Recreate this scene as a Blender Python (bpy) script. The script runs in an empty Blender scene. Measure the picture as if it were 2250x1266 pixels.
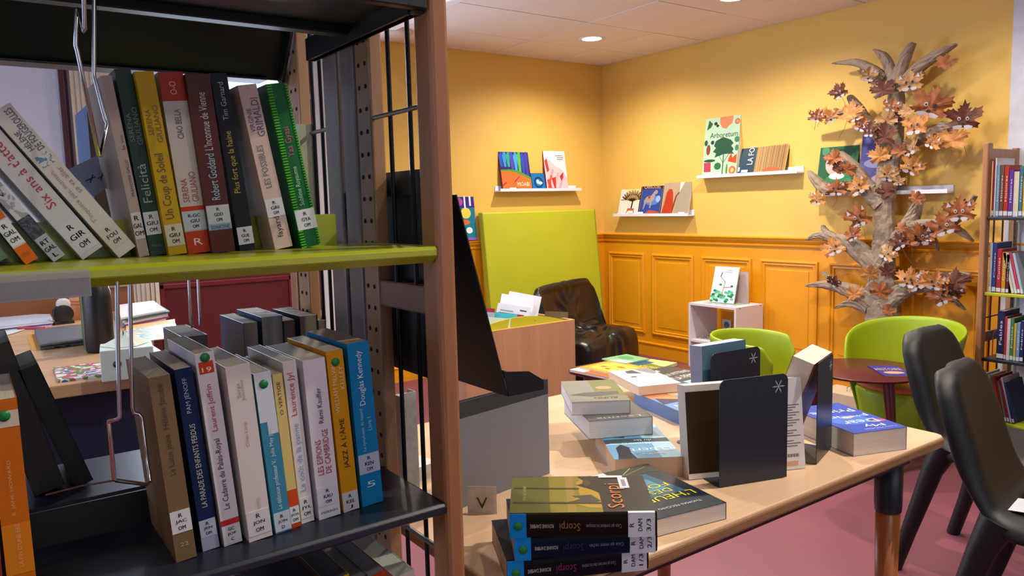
import bpy, math, random
from mathutils import Vector, Matrix
random.seed(7)
V=Vector; PI=math.pi
scene=bpy.context.scene; COL=scene.collection
# ------------------------------------------------------------------ camera
F=1678.7; YAW,PITCH,ROLL=[math.radians(a) for a in (35.54,-6.178,-1.437)]
CAM=V((-4.465,-4.873,1.243))
def basis():
    cy,sy,cp,sp=math.cos(YAW),math.sin(YAW),math.cos(PITCH),math.sin(PITCH)
    f=V((sy*cp,cy*cp,sp)); r0=V((cy,-sy,0)); u0=r0.cross(f)
    cr,sr=math.cos(ROLL),math.sin(ROLL)
    return cr*r0+sr*u0, -sr*r0+cr*u0, f
RT,UP,FW=basis()
cd=bpy.data.cameras.new('camera'); cam=bpy.data.objects.new('camera',cd); COL.objects.link(cam)
cd.sensor_width=36; cd.lens=36*F/2250; cd.clip_start=.02
cam.matrix_world=Matrix(((RT.x,UP.x,-FW.x,CAM.x),(RT.y,UP.y,-FW.y,CAM.y),(RT.z,UP.z,-FW.z,CAM.z),(0,0,0,1)))
scene.camera=cam
cd.dof.use_dof=False
# ------------------------------------------------------------------ view, world, big lights
vs=scene.view_settings; vs.view_transform='Standard'; vs.look='None'; vs.gamma=1; vs.exposure=0.28; vs.use_curve_mapping=False
w=bpy.data.worlds.new('world'); scene.world=w; w.use_nodes=True
bg=w.node_tree.nodes['Background']; bg.inputs[0].default_value=(.62,.78,1,1); bg.inputs[1].default_value=2.5
def area(name,loc,rot,sx,sy,power,col):
    l=bpy.data.lights.new(name,'AREA'); l.shape='RECTANGLE'; l.size=sx; l.size_y=sy; l.energy=power; l.color=col
    o=bpy.data.objects.new(name,l); COL.objects.link(o); o.location=loc; o.rotation_euler=rot; return o
# daylight of the window beside the desk, plus added fill lights left and rear
area('added_fill_left',(-6.9,-2.6,1.6),(0,-PI/2,0),1.8,3.4,60,(.60,.72,1))  # added bluish light standing in for windows; the left wall is solid
area('daylight_desk_window',(-3.15,-.06,1.6),(-PI/2,0,0),.85,1.3,45,(.66,.8,1))
area('added_fill_rear',(-3.4,-7.4,1.7),(PI/2,0,0),3.2,1.6,12,(.80,.84,1))  # added weak fill behind the camera, no window in that wall
WARM=(1,.90,.76)
SPOTS=[(-.79,-.76),(-.80,-1.97),(-.80,-3.17),(-.8,-4.4),(-2.75,-1.3),(-1.95,-2.7),(-2.35,-4.55),(-3.3,-5.3),(-3.2,-2.2),(-5.3,-2.8),(-5.2,-5.4)]  # downlights behind the camera are added to light the book spines
SPOTW=[80,84,40,18,26,84,150,22,84,22,22]
# ------------------------------------------------------------------ pixel -> point on a plane
def ray(x,y): return FW+RT*((x-1125)/F)-UP*((y-633)/F)
def PX(x,y,v): d=ray(x,y); return CAM+d*((v-CAM.x)/d.x)
def PY(x,y,v): d=ray(x,y); return CAM+d*((v-CAM.y)/d.y)
def PZ(x,y,v): d=ray(x,y); return CAM+d*((v-CAM.z)/d.z)
# ------------------------------------------------------------------ materials
def lin(h):
    h=h.lstrip('#'); c=[int(h[i:i+2],16)/255 for i in (0,2,4)]
    return tuple((a/12.92 if a<=.04045 else ((a+.055)/1.055)**2.4) for a in c)+(1,)
MC={}
def M(hexc,rough=.5,metal=0,var=.06,scale=25,bump=0,bscale=200,coat=0,emit=0,spec=None,alpha=1,trans=0,name=None,stretch=None):
    key=(hexc,rough,metal,var,scale,bump,bscale,coat,emit,spec,alpha,trans,stretch)
    if key in MC: return MC[key]
    m=bpy.data.materials.new(name or 'surface_'+hexc.strip('#')); m.use_nodes=True; nt=m.node_tree; N=nt.nodes; L=nt.links
    b=N['Principled BSDF']; c=lin(hexc)
    b.inputs['Roughness'].default_value=rough; b.inputs['Metallic'].default_value=metal
    if spec is not None: b.inputs['Specular IOR Level'].default_value=spec
    if coat: b.inputs['Coat Weight'].default_value=coat; b.inputs['Coat Roughness'].default_value=.08
    if trans: b.inputs['Transmission Weight'].default_value=trans
    if alpha<1: b.inputs['Alpha'].default_value=alpha
    if emit:
        b.inputs['Emission Color'].default_value=c; b.inputs['Emission Strength'].default_value=emit
    tc=N.new('ShaderNodeTexCoord'); mp=N.new('ShaderNodeMapping'); L.new(tc.outputs['Object'],mp.inputs[0])
    if stretch: mp.inputs['Scale'].default_value=stretch
    n=N.new('ShaderNodeTexNoise'); n.inputs['Scale'].default_value=scale; n.inputs['Detail'].default_value=3; L.new(mp.outputs[0],n.inputs['Vector'])
    r=N.new('ShaderNodeMapRange'); r.inputs[1].default_value=.3; r.inputs[2].default_value=.7
    r.inputs[3].default_value=1-var; r.inputs[4].default_value=1+var; L.new(n.outputs['Fac'],r.inputs[0])
    mx=N.new('ShaderNodeVectorMath'); mx.operation='SCALE'; mx.inputs[0].default_value=c[:3]; L.new(r.outputs[0],mx.inputs['Scale'])
    L.new(mx.outputs[0],b.inputs['Base Color'])
    if bump:
        n2=N.new('ShaderNodeTexNoise'); n2.inputs['Scale'].default_value=bscale; n2.inputs['Detail'].default_value=4; L.new(mp.outputs[0],n2.inputs['Vector'])
        bp=N.new('ShaderNodeBump'); bp.inputs['Strength'].default_value=bump; bp.inputs['Distance'].default_value=.01
        L.new(n2.outputs['Fac'],bp.inputs['Height']); L.new(bp.outputs[0],b.inputs['Normal'])
    MC[key]=m; return m
def wood(a,b2,axis='z',rough=.35,scale=14,name='beech_wood'):
    key=('wood',a,b2,axis,rough,scale)
    if key in MC: return MC[key]
    m=bpy.data.materials.new(name); m.use_nodes=True; nt=m.node_tree; N=nt.nodes; L=nt.links; b=N['Principled BSDF']
    b.inputs['Roughness'].default_value=rough
    tc=N.new('ShaderNodeTexCoord'); mp=N.new('ShaderNodeMapping'); L.new(tc.outputs['Object'],mp.inputs[0])
    s=[1,1,1]; s['xyz'.index(axis)]=.06; mp.inputs['Scale'].default_value=s
    n=N.new('ShaderNodeTexNoise'); n.inputs['Scale'].default_value=scale; n.inputs['Detail'].default_value=6; n.inputs['Distortion'].default_value=.6; L.new(mp.outputs[0],n.inputs[0])
    n2=N.new('ShaderNodeTexNoise'); n2.inputs['Scale'].default_value=scale*14; n2.inputs['Detail'].default_value=3; L.new(mp.outputs[0],n2.inputs[0])
    ad=N.new('ShaderNodeMath'); ad.operation='MULTIPLY_ADD'; ad.inputs[1].default_value=.45; L.new(n2.outputs['Fac'],ad.inputs[0]); L.new(n.outputs['Fac'],ad.inputs[2])
    cr=N.new('ShaderNodeValToRGB'); cr.color_ramp.elements[0].position=.45; cr.color_ramp.elements[1].position=.95
    cr.color_ramp.elements[0].color=lin(b2); cr.color_ramp.elements[1].color=lin(a)
    L.new(ad.outputs[0],cr.inputs[0]); L.new(cr.outputs[0],b.inputs['Base Color']); MC[key]=m; return m
def art(cols,scale=20,stretch=(1,1,1),rough=.35,dist=1.2,det=2,name='printed_picture'):
    key=('art',tuple(cols),scale,stretch,dist,det)
    if key in MC: return MC[key]
    m=bpy.data.materials.new(name); m.use_nodes=True; nt=m.node_tree; N=nt.nodes; L=nt.links; b=N['Principled BSDF']
    b.inputs['Roughness'].default_value=rough
    tc=N.new('ShaderNodeTexCoord'); mp=N.new('ShaderNodeMapping'); L.new(tc.outputs['Object'],mp.inputs[0]); mp.inputs['Scale'].default_value=stretch
    n=N.new('ShaderNodeTexNoise'); n.inputs['Scale'].default_value=scale; n.inputs['Detail'].default_value=det; n.inputs['Distortion'].default_value=dist; L.new(mp.outputs[0],n.inputs[0])
    cr=N.new('ShaderNodeValToRGB'); cr.color_ramp.interpolation='CONSTANT'
    e=cr.color_ramp.elements; k=len(cols)
    e[0].position=0; e[0].color=lin(cols[0]); e[1].position=.32+.36/(k-1); e[1].color=lin(cols[1])
    for i in range(2,k): x=e.new(.32+.36*i/(k-1) if k>2 else .5); x.color=lin(cols[i])
    L.new(n.outputs['Fac'],cr.inputs[0]); L.new(cr.outputs[0],b.inputs['Base Color']); MC[key]=m; return m
PAPER=M('#d9cbb8',.8,var=.10,scale=900,stretch=(1,1,1),name='book_pages')
PAPERS={}
def pages_mat(hexc='#d8cdbd'):
    if hexc in PAPERS: return PAPERS[hexc]
    # fine page lines run across the thickness (local z of every book)
    m=M(hexc,.85,var=.13,scale=6,stretch=(.5,.5,260),bump=.15,bscale=7,name='page_edges'); PAPERS[hexc]=m; return m
BLACK=M('#06070b',.42,var=.1,name='black_painted_steel')
NAVY=M('#1b2231',.33,var=.08,scale=60,name='dark_navy_steel')
LIME=M('#a8b020',.26,var=.04,name='lime_painted_steel')
CHROME=M('#c8ccd4',.16,1,var=.02,name='chrome_wire')
WHITE=M('#e9e6e6',.45,var=.03,name='white_paint')
# ------------------------------------------------------------------ mesh builder
class MB:
    def __init__(s,T=None): s.v=[];s.f=[];s.m=[];s.sm=[];s.mats=[];s.T=T
    def mi(s,mat):
        if mat is None: return 0
        if mat not in s.mats: s.mats.append(mat)
        return s.mats.index(mat)
    def add(s,vs,fs,mat=None,T=None,smooth=False):
        o=len(s.v); T=T if T is not None else s.T; k=s.mi(mat)
        for p in vs:
            p=V(p)
            if T is not None: p=T@p
            s.v.append(p)
        for f in fs: s.f.append([i+o for i in f]); s.m.append(k); s.sm.append(smooth)
        return s
    def box(s,x0,x1,y0,y1,z0,z1,mat=None,T=None):
        vs=[(x,y,z) for x in(x0,x1) for y in(y0,y1) for z in(z0,z1)]
        return s.add(vs,[(0,1,3,2),(4,6,7,5),(0,4,5,1),(2,3,7,6),(0,2,6,4),(1,5,7,3)],mat,T)
    def prism(s,pts,h0,h1,mat=None,T=None,smooth=False):
        n=len(pts); a=sum(pts[i][0]*pts[(i+1)%n][1]-pts[(i+1)%n][0]*pts[i][1] for i in range(n))
        if a<0: pts=pts[::-1]
        vs=[(p[0],p[1],h0) for p in pts]+[(p[0],p[1],h1) for p in pts]
        fs=[list(range(n-1,-1,-1)),list(range(n,2*n))]+[(i,(i+1)%n,n+(i+1)%n,n+i) for i in range(n)]
        return s.add(vs,fs,mat,T)
    def tube(s,path,r,n=10,mat=None,T=None,cap=True):
        path=[V(p) for p in path]; m=len(path); rs=r if isinstance(r,(list,tuple)) else [r]*m
        t0=(path[1]-path[0]).normalized(); a=t0.orthogonal().normalized(); vs=[];fs=[]
        for i,p in enumerate(path):
            t=((path[min(i+1,m-1)]-path[i]).normalized()+(path[i]-path[max(i-1,0)]).normalized())
            if t.length<1e-6: t=t0
            t.normalize(); a=(a-t*a.dot(t)).normalized(); b=t.cross(a)
            for k in range(n):
                an=2*PI*k/n; vs.append(p+(a*math.cos(an)+b*math.sin(an))*rs[i])
        for i in range(m-1):
            for k in range(n): fs.append((i*n+k,i*n+(k+1)%n,(i+1)*n+(k+1)%n,(i+1)*n+k))
        s.add(vs,fs,mat,T,True)
        if cap: s.add(vs[:n],[list(range(n-1,-1,-1))],mat,T); s.add(vs[-n:],[list(range(n))],mat,T)
        return s
    def lathe(s,prof,n=28,mat=None,T=None,c=(0,0)):
        vs=[];fs=[]
        for r,z in prof:
            for k in range(n): vs.append((c[0]+r*math.cos(2*PI*k/n),c[1]+r*math.sin(2*PI*k/n),z))
        for i in range(len(prof)-1):
            for k in range(n): fs.append((i*n+k,i*n+(k+1)%n,(i+1)*n+(k+1)%n,(i+1)*n+k))
        if prof[0][0]>1e-4: fs.append(list(range(n-1,-1,-1)))
        if prof[-1][0]>1e-4: fs.append([(len(prof)-1)*n+k for k in range(n)])
        return s.add(vs,fs,mat,T,True)
    def grid(s,fn,nu,nv,mat=None,T=None,closeu=False):
        vs=[fn(i/(nu-1 if not closeu else nu),j/(nv-1)) for i in range(nu) for j in range(nv)]; fs=[]
        for i in range(nu if closeu else nu-1):
            for j in range(nv-1):
                a=i*nv+j; b=((i+1)%nu)*nv+j; fs.append((a,b,b+1,a+1))
        return s.add(vs,fs,mat,T,True)
def rrect(x0,x1,y0,y1,r,n=5,corners=(1,1,1,1)):
    out=[]
    for (cx,cy,a0,on) in ((x1-r,y1-r,0,corners[0]),(x0+r,y1-r,90,corners[1]),(x0+r,y0+r,180,corners[2]),(x1-r,y0+r,270,corners[3])):
        if on:
            for i in range(n+1):
                a=math.radians(a0+90*i/n); out.append((cx+r*math.cos(a),cy+r*math.sin(a)))
        else: out.append((cx+(r if a0 in(0,270) else -r),cy+(r if a0 in(0,90) else -r)))
    return out
def tag(o,label=None,cat=None,group=None,kind=None):
    if label: o['label']=label
    if cat: o['category']=cat
    if group: o['group']=group
    if kind: o['kind']=kind
    return o
def obj(name,mb,mat=None,parent=None,bevel=0,sub=0,solid=0,world=False,smooth=None,soff=0):
    me=bpy.data.meshes.new(name); vs=mb.v
    if world and parent is not None:
        Mx=parent.matrix_basis.copy(); q=parent.parent
        while q is not None: Mx=q.matrix_basis@Mx; q=q.parent
        inv=Mx.inverted(); vs=[inv@p for p in vs]
    me.from_pydata([tuple(p) for p in vs],[],mb.f)
    mats=mb.mats if mb.mats else [mat or WHITE]
    for m in mats: me.materials.append(m)
    for p,k,sm in zip(me.polygons,mb.m,mb.sm): p.material_index=k if mb.mats else 0; p.use_smooth=sm if smooth is None else smooth
    me.update(); o=bpy.data.objects.new(name,me); COL.objects.link(o)
    if parent is not None: o.parent=parent
    if solid: q=o.modifiers.new('solidify','SOLIDIFY'); q.thickness=solid; q.offset=soff
    if bevel: q=o.modifiers.new('bevel','BEVEL'); q.width=bevel; q.segments=2; q.limit_method='ANGLE'
    if sub: q=o.modifiers.new('subdivision','SUBSURF'); q.levels=sub; q.render_levels=sub
    return o
def thing(name,label,cat,loc=(0,0,0),rotz=0,group=None,mat=None):
    o=bpy.data.objects.new(name,None); COL.objects.link(o); o.empty_display_size=.05
    if mat is not None: o.matrix_basis=mat
    else: o.matrix_basis=Matrix.Translation(V(loc))@Matrix.Rotation(rotz,4,'Z')
    return tag(o,label,cat,group)
def struct(name,mb,mat=None,parent=None,**k):
    o=obj(name,mb,mat,parent,**k)
    if parent is None: o['kind']='structure'
    return o
def frame(o,x,y,z):
    x,y,z=V(x).normalized(),V(y).normalized(),V(z).normalized()
    return Matrix(((x.x,y.x,z.x,o[0]),(x.y,y.y,z.y,o[1]),(x.z,y.z,z.z,o[2]),(0,0,0,1)))
# ------------------------------------------------------------------ lettering
TC={}
def tmesh(s):
    if s in TC: return TC[s]
    c=bpy.data.curves.new('t','FONT'); c.body=s; c.resolution_u=2; c.align_x='CENTER'; c.size=1; c.space_line=.85
    o=bpy.data.objects.new('t',c); COL.objects.link(o)
    dg=bpy.context.evaluated_depsgraph_get(); me=bpy.data.meshes.new_from_object(o.evaluated_get(dg))
    vs=[v.co.copy() for v in me.vertices]; fs=[list(p.vertices) for p in me.polygons]
    bpy.data.objects.remove(o); bpy.data.curves.remove(c); bpy.data.meshes.remove(me)
    if vs:
        x0=min(v.x for v in vs);x1=max(v.x for v in vs);y0=min(v.y for v in vs);y1=max(v.y for v in vs)
    else: x0=y0=0;x1=y1=1
    TC[s]=(vs,fs,x0,x1,y0,y1); return TC[s]
def text(mb,s,c,right,up,w,h,mat,lift=.0004,bold=0):
    vs,fs,x0,x1,y0,y1=tmesh(s); right=V(right).normalized(); up=V(up).normalized(); n=right.cross(up)
    sx=w/(x1-x0); sy=h/max(y1-y0,1e-3)
    for dx in ([0] if not bold else [-bold,0,bold]):
        mb.add([V(c)+right*((v.x-(x0+x1)/2)*sx+dx)+up*((v.y-(y0+y1)/2)*sy)+n*(lift+abs(dx)*.05) for v in vs],fs,mat)
    return mb
# ------------------------------------------------------------------ structure: floor, walls, ceiling
FLOOR=M('#7a4353',.42,var=.05,scale=7,bump=.03,bscale=60,name='rose_linoleum')
struct('floor',MB().box(-7,.1,-7.5,.1,-.05,0),FLOOR)
YEL=M('#dcb458',.55,var=.02,scale=4,bump=.02,bscale=350,name='ochre_wall_paint')
ORA=M('#dd9410',.38,var=.02,scale=5,name='amber_wainscot_paint')
CEIL=2.385
wr=struct('wall_right',MB().box(0,.12,-7.5,.12,0,3.0),YEL)
wb=struct('wall_back',MB().box(-2.42,-.0,0,.12,0,3.0),YEL)
WW=M('#c9cbd6',.6,var=.02,name='white_wall_paint')
MAROON=M('#5a0c16',.45,var=.05,name='maroon_paint')
mb=MB().box(-7,-3.60,0,.12,0,3.0).box(-2.70,-2.42,0,.12,0,3.0).box(-3.60,-2.70,0,.12,2.33,3.0).box(-3.60,-2.70,0,.12,0,.90)
struct('wall_left_of_corner',mb,WW)
struct('wall_left',MB().box(-7.1,-7,-7.5,.12,0,3.0),WW)
struct('wall_front',MB().box(-7,.1,-7.6,-7.5,0,3.0),WW)
# white pilaster on the right wall
struct('trim_1',MB().box(-.03,0,-4.2,-3.115,0,3.0),M('#c4c6d2',.5,name='pilaster_paint'))
# dropped ceiling with mineral tiles
CT=M('#e6dcd6',.9,var=.03,scale=300,bump=.1,bscale=500,name='ceiling_tile')
ce=struct('ceiling',MB().box(-2.12,.0,-7.5,0,CEIL+.012,CEIL+.05).box(-7,-2.2,-7.5,0,2.82,2.9),M('#7a6a62',.9,name='ceiling_grid'))
xs=[0,-.524,-1.124,-1.724,-2.12]; ys=[0,-.507]+[-.507-.6*k for k in range(1,9)]
tile_i=0
for i in range(len(xs)-1):
    for j in range(len(ys)-1):
        x1,x0=xs[i],xs[i+1]; y1,y0=ys[j],ys[j+1]; g=.0035; dz=random.uniform(-.0012,.0012)
        obj('ceiling_tile',MB().box(x0+g,x1-g,y0+g,y1-g,CEIL+dz,CEIL+.013),CT,ce)
struct('trim_2',MB().box(-2.2,-2.12,-7.5,0,CEIL-.02,2.82),M('#e6e4e8',.6,name='bulkhead_plaster'),bevel=.01)
# rounded plaster nose at the end of the bulkhead by the back wall
mb=MB(); mb.lathe([(0,CEIL-.035),(.14,CEIL-.035),(.16,CEIL-.01),(.16,CEIL+.14)],n=36,c=(-2.12,-.26))
struct('trim_3',mb,M('#d8cdc6',.6,name='plaster_nose'))
# dado rails, baseboards
def rail(axis,a,b,z0,prof,mat,name):
    mb=MB(); n=len(prof)
    ends=[]
    for t in (a,b):
        for d,z in prof: ends.append((-d,t,z0+z) if axis=='y' else (t,-d,z0+z))
    fs=[(i,(i+1)%n,n+(i+1)%n,n+i) for i in range(n)]+[list(range(n)),list(range(2*n-1,n-1,-1))]
    mb.add(ends,fs); return struct(name,mb,mat)
RP=[(0,-.062),(.014,-.06),(.016,-.048),(.01,-.044),(.022,-.03),(.026,-.022),(.026,-.014),(.034,-.008),(.036,0),(.0,.006)]
rail('y',0,-4.2,.982,RP,ORA,'trim_4'); rail('x',-2.31,0,.982,RP,ORA,'trim_5')
BP=[(0,0),(.018,0),(.018,.095),(.024,.098),(.024,.106),(.012,.112),(0,.112)]
rail('y',0,-4.2,0,BP,ORA,'baseboard_right'); rail('x',-2.31,0,0,BP,ORA,'baseboard_back')
# painted lower wall skin and framed panels
struct('trim_6',MB().box(-.004,0,-4.2,0,0,.95),ORA); struct('trim_7',MB().box(-2.31,0,-.004,0,0,.95),ORA)
def panel(axis,a,b,z0,z1,parent):
    # bolection moulding: nested mitred frames, with a raised field
    def P(t,z,d): return (-d,t,z) if axis=='y' else (t,-d,z)
    mb=MB(); rings=[(0,.004),(.002,.016),(.014,.020),(.022,.012),(.034,.014),(.040,.005),(.066,.005),(.070,.009)]
    vs=[]
    lo,hi=min(a,b),max(a,b)
    for ins,d in rings:
        for t,z in ((lo+ins,z0+ins),(hi-ins,z0+ins),(hi-ins,z1-ins),(lo+ins,z1-ins)): vs.append(P(t,z,d))
    fs=[]
    for r in range(len(rings)-1):
        for k in range(4): fs.append((r*4+k,r*4+(k+1)%4,r*4+4+(k+1)%4,r*4+4+k))
    fs.append([ (len(rings)-1)*4+k for k in range(4)])
    mb.add(vs,fs); o=obj('panel',mb,ORA,parent); return o
for a,b in ((-.064,-.488),(-.568,-.999),(-1.073,-1.519),(-1.594,-2.033),(-2.11,-2.55),(-2.63,-3.05),(-3.13,-3.55)): panel('y',a,b,.176,.832,wr)
for a,b in ((-.1,-.52),(-.6,-1.02),(-1.1,-1.25),(-1.36,-1.80),(-1.88,-2.26)): panel('x',a,b,.176,.832,wb)
# left part of the back wall: maroon panelling, window, shutter
struct('trim_8',MB().box(-3.60,-2.70,-.01,0,.0,.88),MAROON)
mb=MB()
for z0,z1 in ((.80,.83),(.12,.15)): mb.box(-3.55,-2.75,-.024,-.01,z0,z1)
for x in (-3.55,-2.775): mb.box(x,x+.025,-.024,-.01,.12,.83)
struct('trim_9',mb,M('#6b121d',.4,name='maroon_moulding'),bevel=.004)
win=struct('window_1',MB().box(-3.60,-3.56,.02,.08,.9,2.33).box(-2.74,-2.70,.02,.08,.9,2.33).box(-3.56,-2.74,.02,.08,.9,.95).box(-3.56,-2.74,.02,.08,2.28,2.33).box(-3.17,-3.13,.02,.08,.95,2.28),WHITE)
obj('pane',MB().box(-3.56,-3.17,.045,.05,.95,2.28),M('#dfe9f2',.05,trans=1,var=0,name='window_glass'),win); obj('pane',MB().box(-3.13,-2.74,.045,.05,.95,2.28),M('#dfe9f2',.05,trans=1,var=0,name='window_glass'),win)
t=thing('window_shutter','tall maroon folding shutter leaf with grey hinges beside the window','shutter',(-2.62,-.05,.2))
obj('leaf',MB().box(-.07,.04,-.02,.02,0,2.12),MAROON,t,bevel=.003)
GH=M('#8d9099',.4,.6,name='grey_hinge')
for z in (.35,.95,1.75,2.0): obj('hinge',MB().box(-.075,.055,-.028,-.02,z,z+.035).box(.035,.06,-.034,-.02,z-.05,z-.005),GH,t)
struct('trim_10',MB().box(-2.575,-2.545,-.06,0,.0,2.36).box(-2.72,-2.545,-.06,0,2.34,2.38),M('#b9bccb',.5,name='window_architrave'))
struct('trim_11',MB().box(-3.9,-2.42,-.05,0,2.46,2.50).box(-3.9,-2.42,-.03,0,2.40,2.43),M('#c4c2cb',.5,name='cornice_paint'),bevel=.008)
t=thing('vertical_blind','cream vertical blind of narrow hanging slats at left of the desk window','blind',(-3.92,-.1,.55))
obj('head_rail',MB().box(-.02,.36,-.02,.02,1.83,1.87),WHITE,t)
CREAM=M('#cfc3b4',.8,name='cream_blind_fabric')
for k in range(15):
    x=k*.0245; T=Matrix.Translation((x,0,0))@Matrix.Rotation(math.radians(28),4,'Z')
    obj('slat',MB().box(-.0125,.0125,-.0012,.0012,0,1.83,T=T),CREAM,t)
struct('trim_12',MB().box(-3.975,-3.955,-.03,0,0,2.6).box(-3.945,-3.935,-.02,0,0,2.6),M('#4a1020',.5,name='maroon_pipe'))
# ------------------------------------------------------------------ ceiling downlights
LENS=M('#fff6e6',.4,emit=9,var=0,name='lit_diffuser')
def downlight(x,y,p,label,zc):
    t=thing('ceiling_downlight',label,'ceiling light',(x,y,zc),group='recessed ceiling downlights')
    obj('trim_ring',MB().lathe([(.062,-.002),(.088,-.006),(.092,-.001),(.062,-.0008)],n=40),WHITE,t)
    obj('diffuser',MB().lathe([(0,-.004),(.068,-.003)],n=40),LENS,t)
    l=bpy.data.lights.new('lamp','SPOT'); l.energy=p; l.spot_size=math.radians(158); l.spot_blend=.9; l.shadow_soft_size=.03; l.color=WARM
    o=bpy.data.objects.new('lamp',l); COL.objects.link(o); o.parent=t; o.location=(0,0,-.03)
for i,((x,y),p) in enumerate(zip(SPOTS,SPOTW)):
    lb=(['round lit downlight in the tile ceiling, further one near the corner','round lit downlight cut by the top edge of the photo, nearer one']+['round ceiling downlight out of view '+q for q in ('above the wall bookcase','beyond the wall bookcase, near the front wall','over the desk window','above the black chairs','between the chairs and the front wall','behind the camera','above the reception desk','over the left end of the desk','in the far left corner behind the camera')])[i]
    downlight(x,y,p,lb,CEIL if x>-2.12 else 2.82)
# ------------------------------------------------------------------ books
def mk(h,rough=.4): return M(h,rough,var=.03,scale=12,spec=.14,name='printed_cover')
INK=M('#14141a',.5,var=0,name='black_ink'); STK=M('#dfe2e6',.4,var=.02,name='call_sticker')
def hexm(c): return c if not isinstance(c,str) else mk(c)
def book(label,T,d,h,t,cover,paper='#cfc4b4',group=None,hard=False,cname='book',spine_col=None,cat='book',bands=(),sticker=None,texts=(),prints=(),dot=None,front=None,round_=0):
    """local frame: spine on x=0, x depth, y height, z thickness"""
    r=thing(cname,label,cat,mat=T,group=group); ct=.0022 if hard else .0007; ov=.003 if hard else 0
    obj('pages',MB().box(ct+.0005,d-.001-ov,ov+.0004,h-ov-.0004,ct,t-ct),pages_mat(paper),r)
    mb=MB(); c=hexm(cover); f=hexm(front) if front else c; sp=hexm(spine_col) if spine_col else c
    mb.box(ct,d,0,h,0,ct,c); mb.box(ct,d,0,h,t-ct,t,f)
    if round_:
        n=6; pts=[(-round_*math.sin(PI*k/n),t*(.5-.5*math.cos(PI*k/n))) for k in range(n+1)]
        vs=[(x,y,z) for y in (0,h) for x,z in pts]+[(ct,0,0),(ct,0,t),(ct,h,0),(ct,h,t)]
        k=n+1; mb.add(vs,[(i,i+1,k+i+1,k+i) for i in range(n)]+[list(range(k))+[2*k+1,2*k],[k+i for i in range(k)][::-1]+[2*k+2,2*k+3]],sp)
    else: mb.box(0,ct,0,h,0,t,sp)
    obj('cover',mb,None,r)
    e=.0003; x0=-round_
    if bands:
        mb=MB(); many=len(bands)>12
        for b in bands:
            y0,y1,col=b[:3]; z0,z1=(b[3],b[4]) if len(b)>3 else (0,1)
            mb.box(x0-e,x0+.001 if x0>-.001 or not many else x0+.003,y0*h,y1*h,z0*t,z1*t,hexm(col))
            if not many: obj('spine_band',mb,None,r); mb=MB()
        if many: obj('spine_band',mb,None,r)['kind']='stuff'
    if dot:
        mb=MB(); T2=frame((x0-.0008,dot*h,t/2),(0,0,1),(0,1,0),(-1,0,0)); mb.lathe([(0,.0004),(.0055,.0003),(.0055,-.0006)],n=20,mat=M('#12803a',.4,name='green_dot'),T=T2)
        obj('dot_sticker',mb,None,r)
    if sticker:
        lo,hi,lines=sticker[:3]; sm=hexm(sticker[3]) if len(sticker)>3 else STK
        obj('call_sticker',MB().box(x0-.0007,x0+.0002,lo*h,hi*h,0.0003,t-.0003),sm,r)
        mb=MB(); n=len(lines); lh=(hi-lo)*h/(n+.5)
        for i,s in enumerate(lines):
            y=hi*h-lh*(i+.75); hh=min(lh*.62,.0065); ww=min(t*.86,len(s)*hh*.86)
            text(mb,s,(x0-.0007,y,t/2),(0,0,1),(0,1,0),ww,hh,INK,bold=.00012)
        obj('call_number',mb,None,r)
    if texts:
        for tx in texts:
            mb=MB(); s,c0,c1,zc,size,col=tx[:6]; w_=(c1-c0)*h; m=M(col,.45,var=0,name='title_ink') if isinstance(col,str) else col
            if len(tx)>6 and tx[6]=='down': rt,up=(0,-1,0),(0,0,1)
            elif len(tx)>6 and tx[6]=='flat': rt,up=(0,0,1),(0,1,0); w_=tx[7]*t
            else: rt,up=(0,1,0),(0,0,-1)
            text(mb,s,(x0-e,(c0+c1)/2*h,zc*t),rt,up,w_,size*t,m,lift=.0004)
            obj('spine_lettering',mb,None,r)
    if prints:
        mb=MB()
        for i,p in enumerate(prints): cover_shape(mb,p,d,h,t,i)
        obj('cover_print',mb,None,r)
    return r
def cover_shape(mb,p,d,h,t,i):
    """shapes on the upper cover (z=t): u across from the spine, v up the book"""
    k=p[0]; m=hexm(p[-1]); z=t+.00006*(i+1)
    if k=='rect':
        u0,u1,v0,v1=p[1:5]; mb.add([(u0*d,v0*h,z),(u1*d,v0*h,z),(u1*d,v1*h,z),(u0*d,v1*h,z)],[(0,1,2,3)],m)
    elif k=='poly': mb.add([(u*d,v*h,z) for u,v in p[1]],[list(range(len(p[1])))],m)
    elif k=='disc':
        u,v,ru,rv=p[1:5]; mb.add([((u+ru*math.cos(a*PI/9))*d,(v+rv*math.sin(a*PI/9))*h,z) for a in range(18)],[list(range(18))],m)
    elif k=='text':   # ('text',str,u,v,w,h,dir,col)
        s,u,v,w_,h_,dr=p[1:7]
        rt,up={'up':((1,0,0),(0,1,0)),'down':((-1,0,0),(0,-1,0)),'side':((0,1,0),(-1,0,0)),'side2':((0,-1,0),(1,0,0))}[dr]
        W=w_*d if dr in('up','down') else w_*h; H=h_*h if dr in('up','down') else h_*d
        text(mb,s,(u*d,v*h,z),rt,up,W,H,m,lift=.0002)
    elif k=='line':
        (u0,v0),(u1,v1),wd=p[1:4]; a=V((u0*d,v0*h,z)); b=V((u1*d,v1*h,z)); n=(b-a).cross(V((0,0,1))).normalized()*wd*d/2
        mb.add([a-n,b-n,b+n,a+n],[(0,1,2,3)],m)
SH1=1.192; SH2=.841; SHF=-4.0
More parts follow.
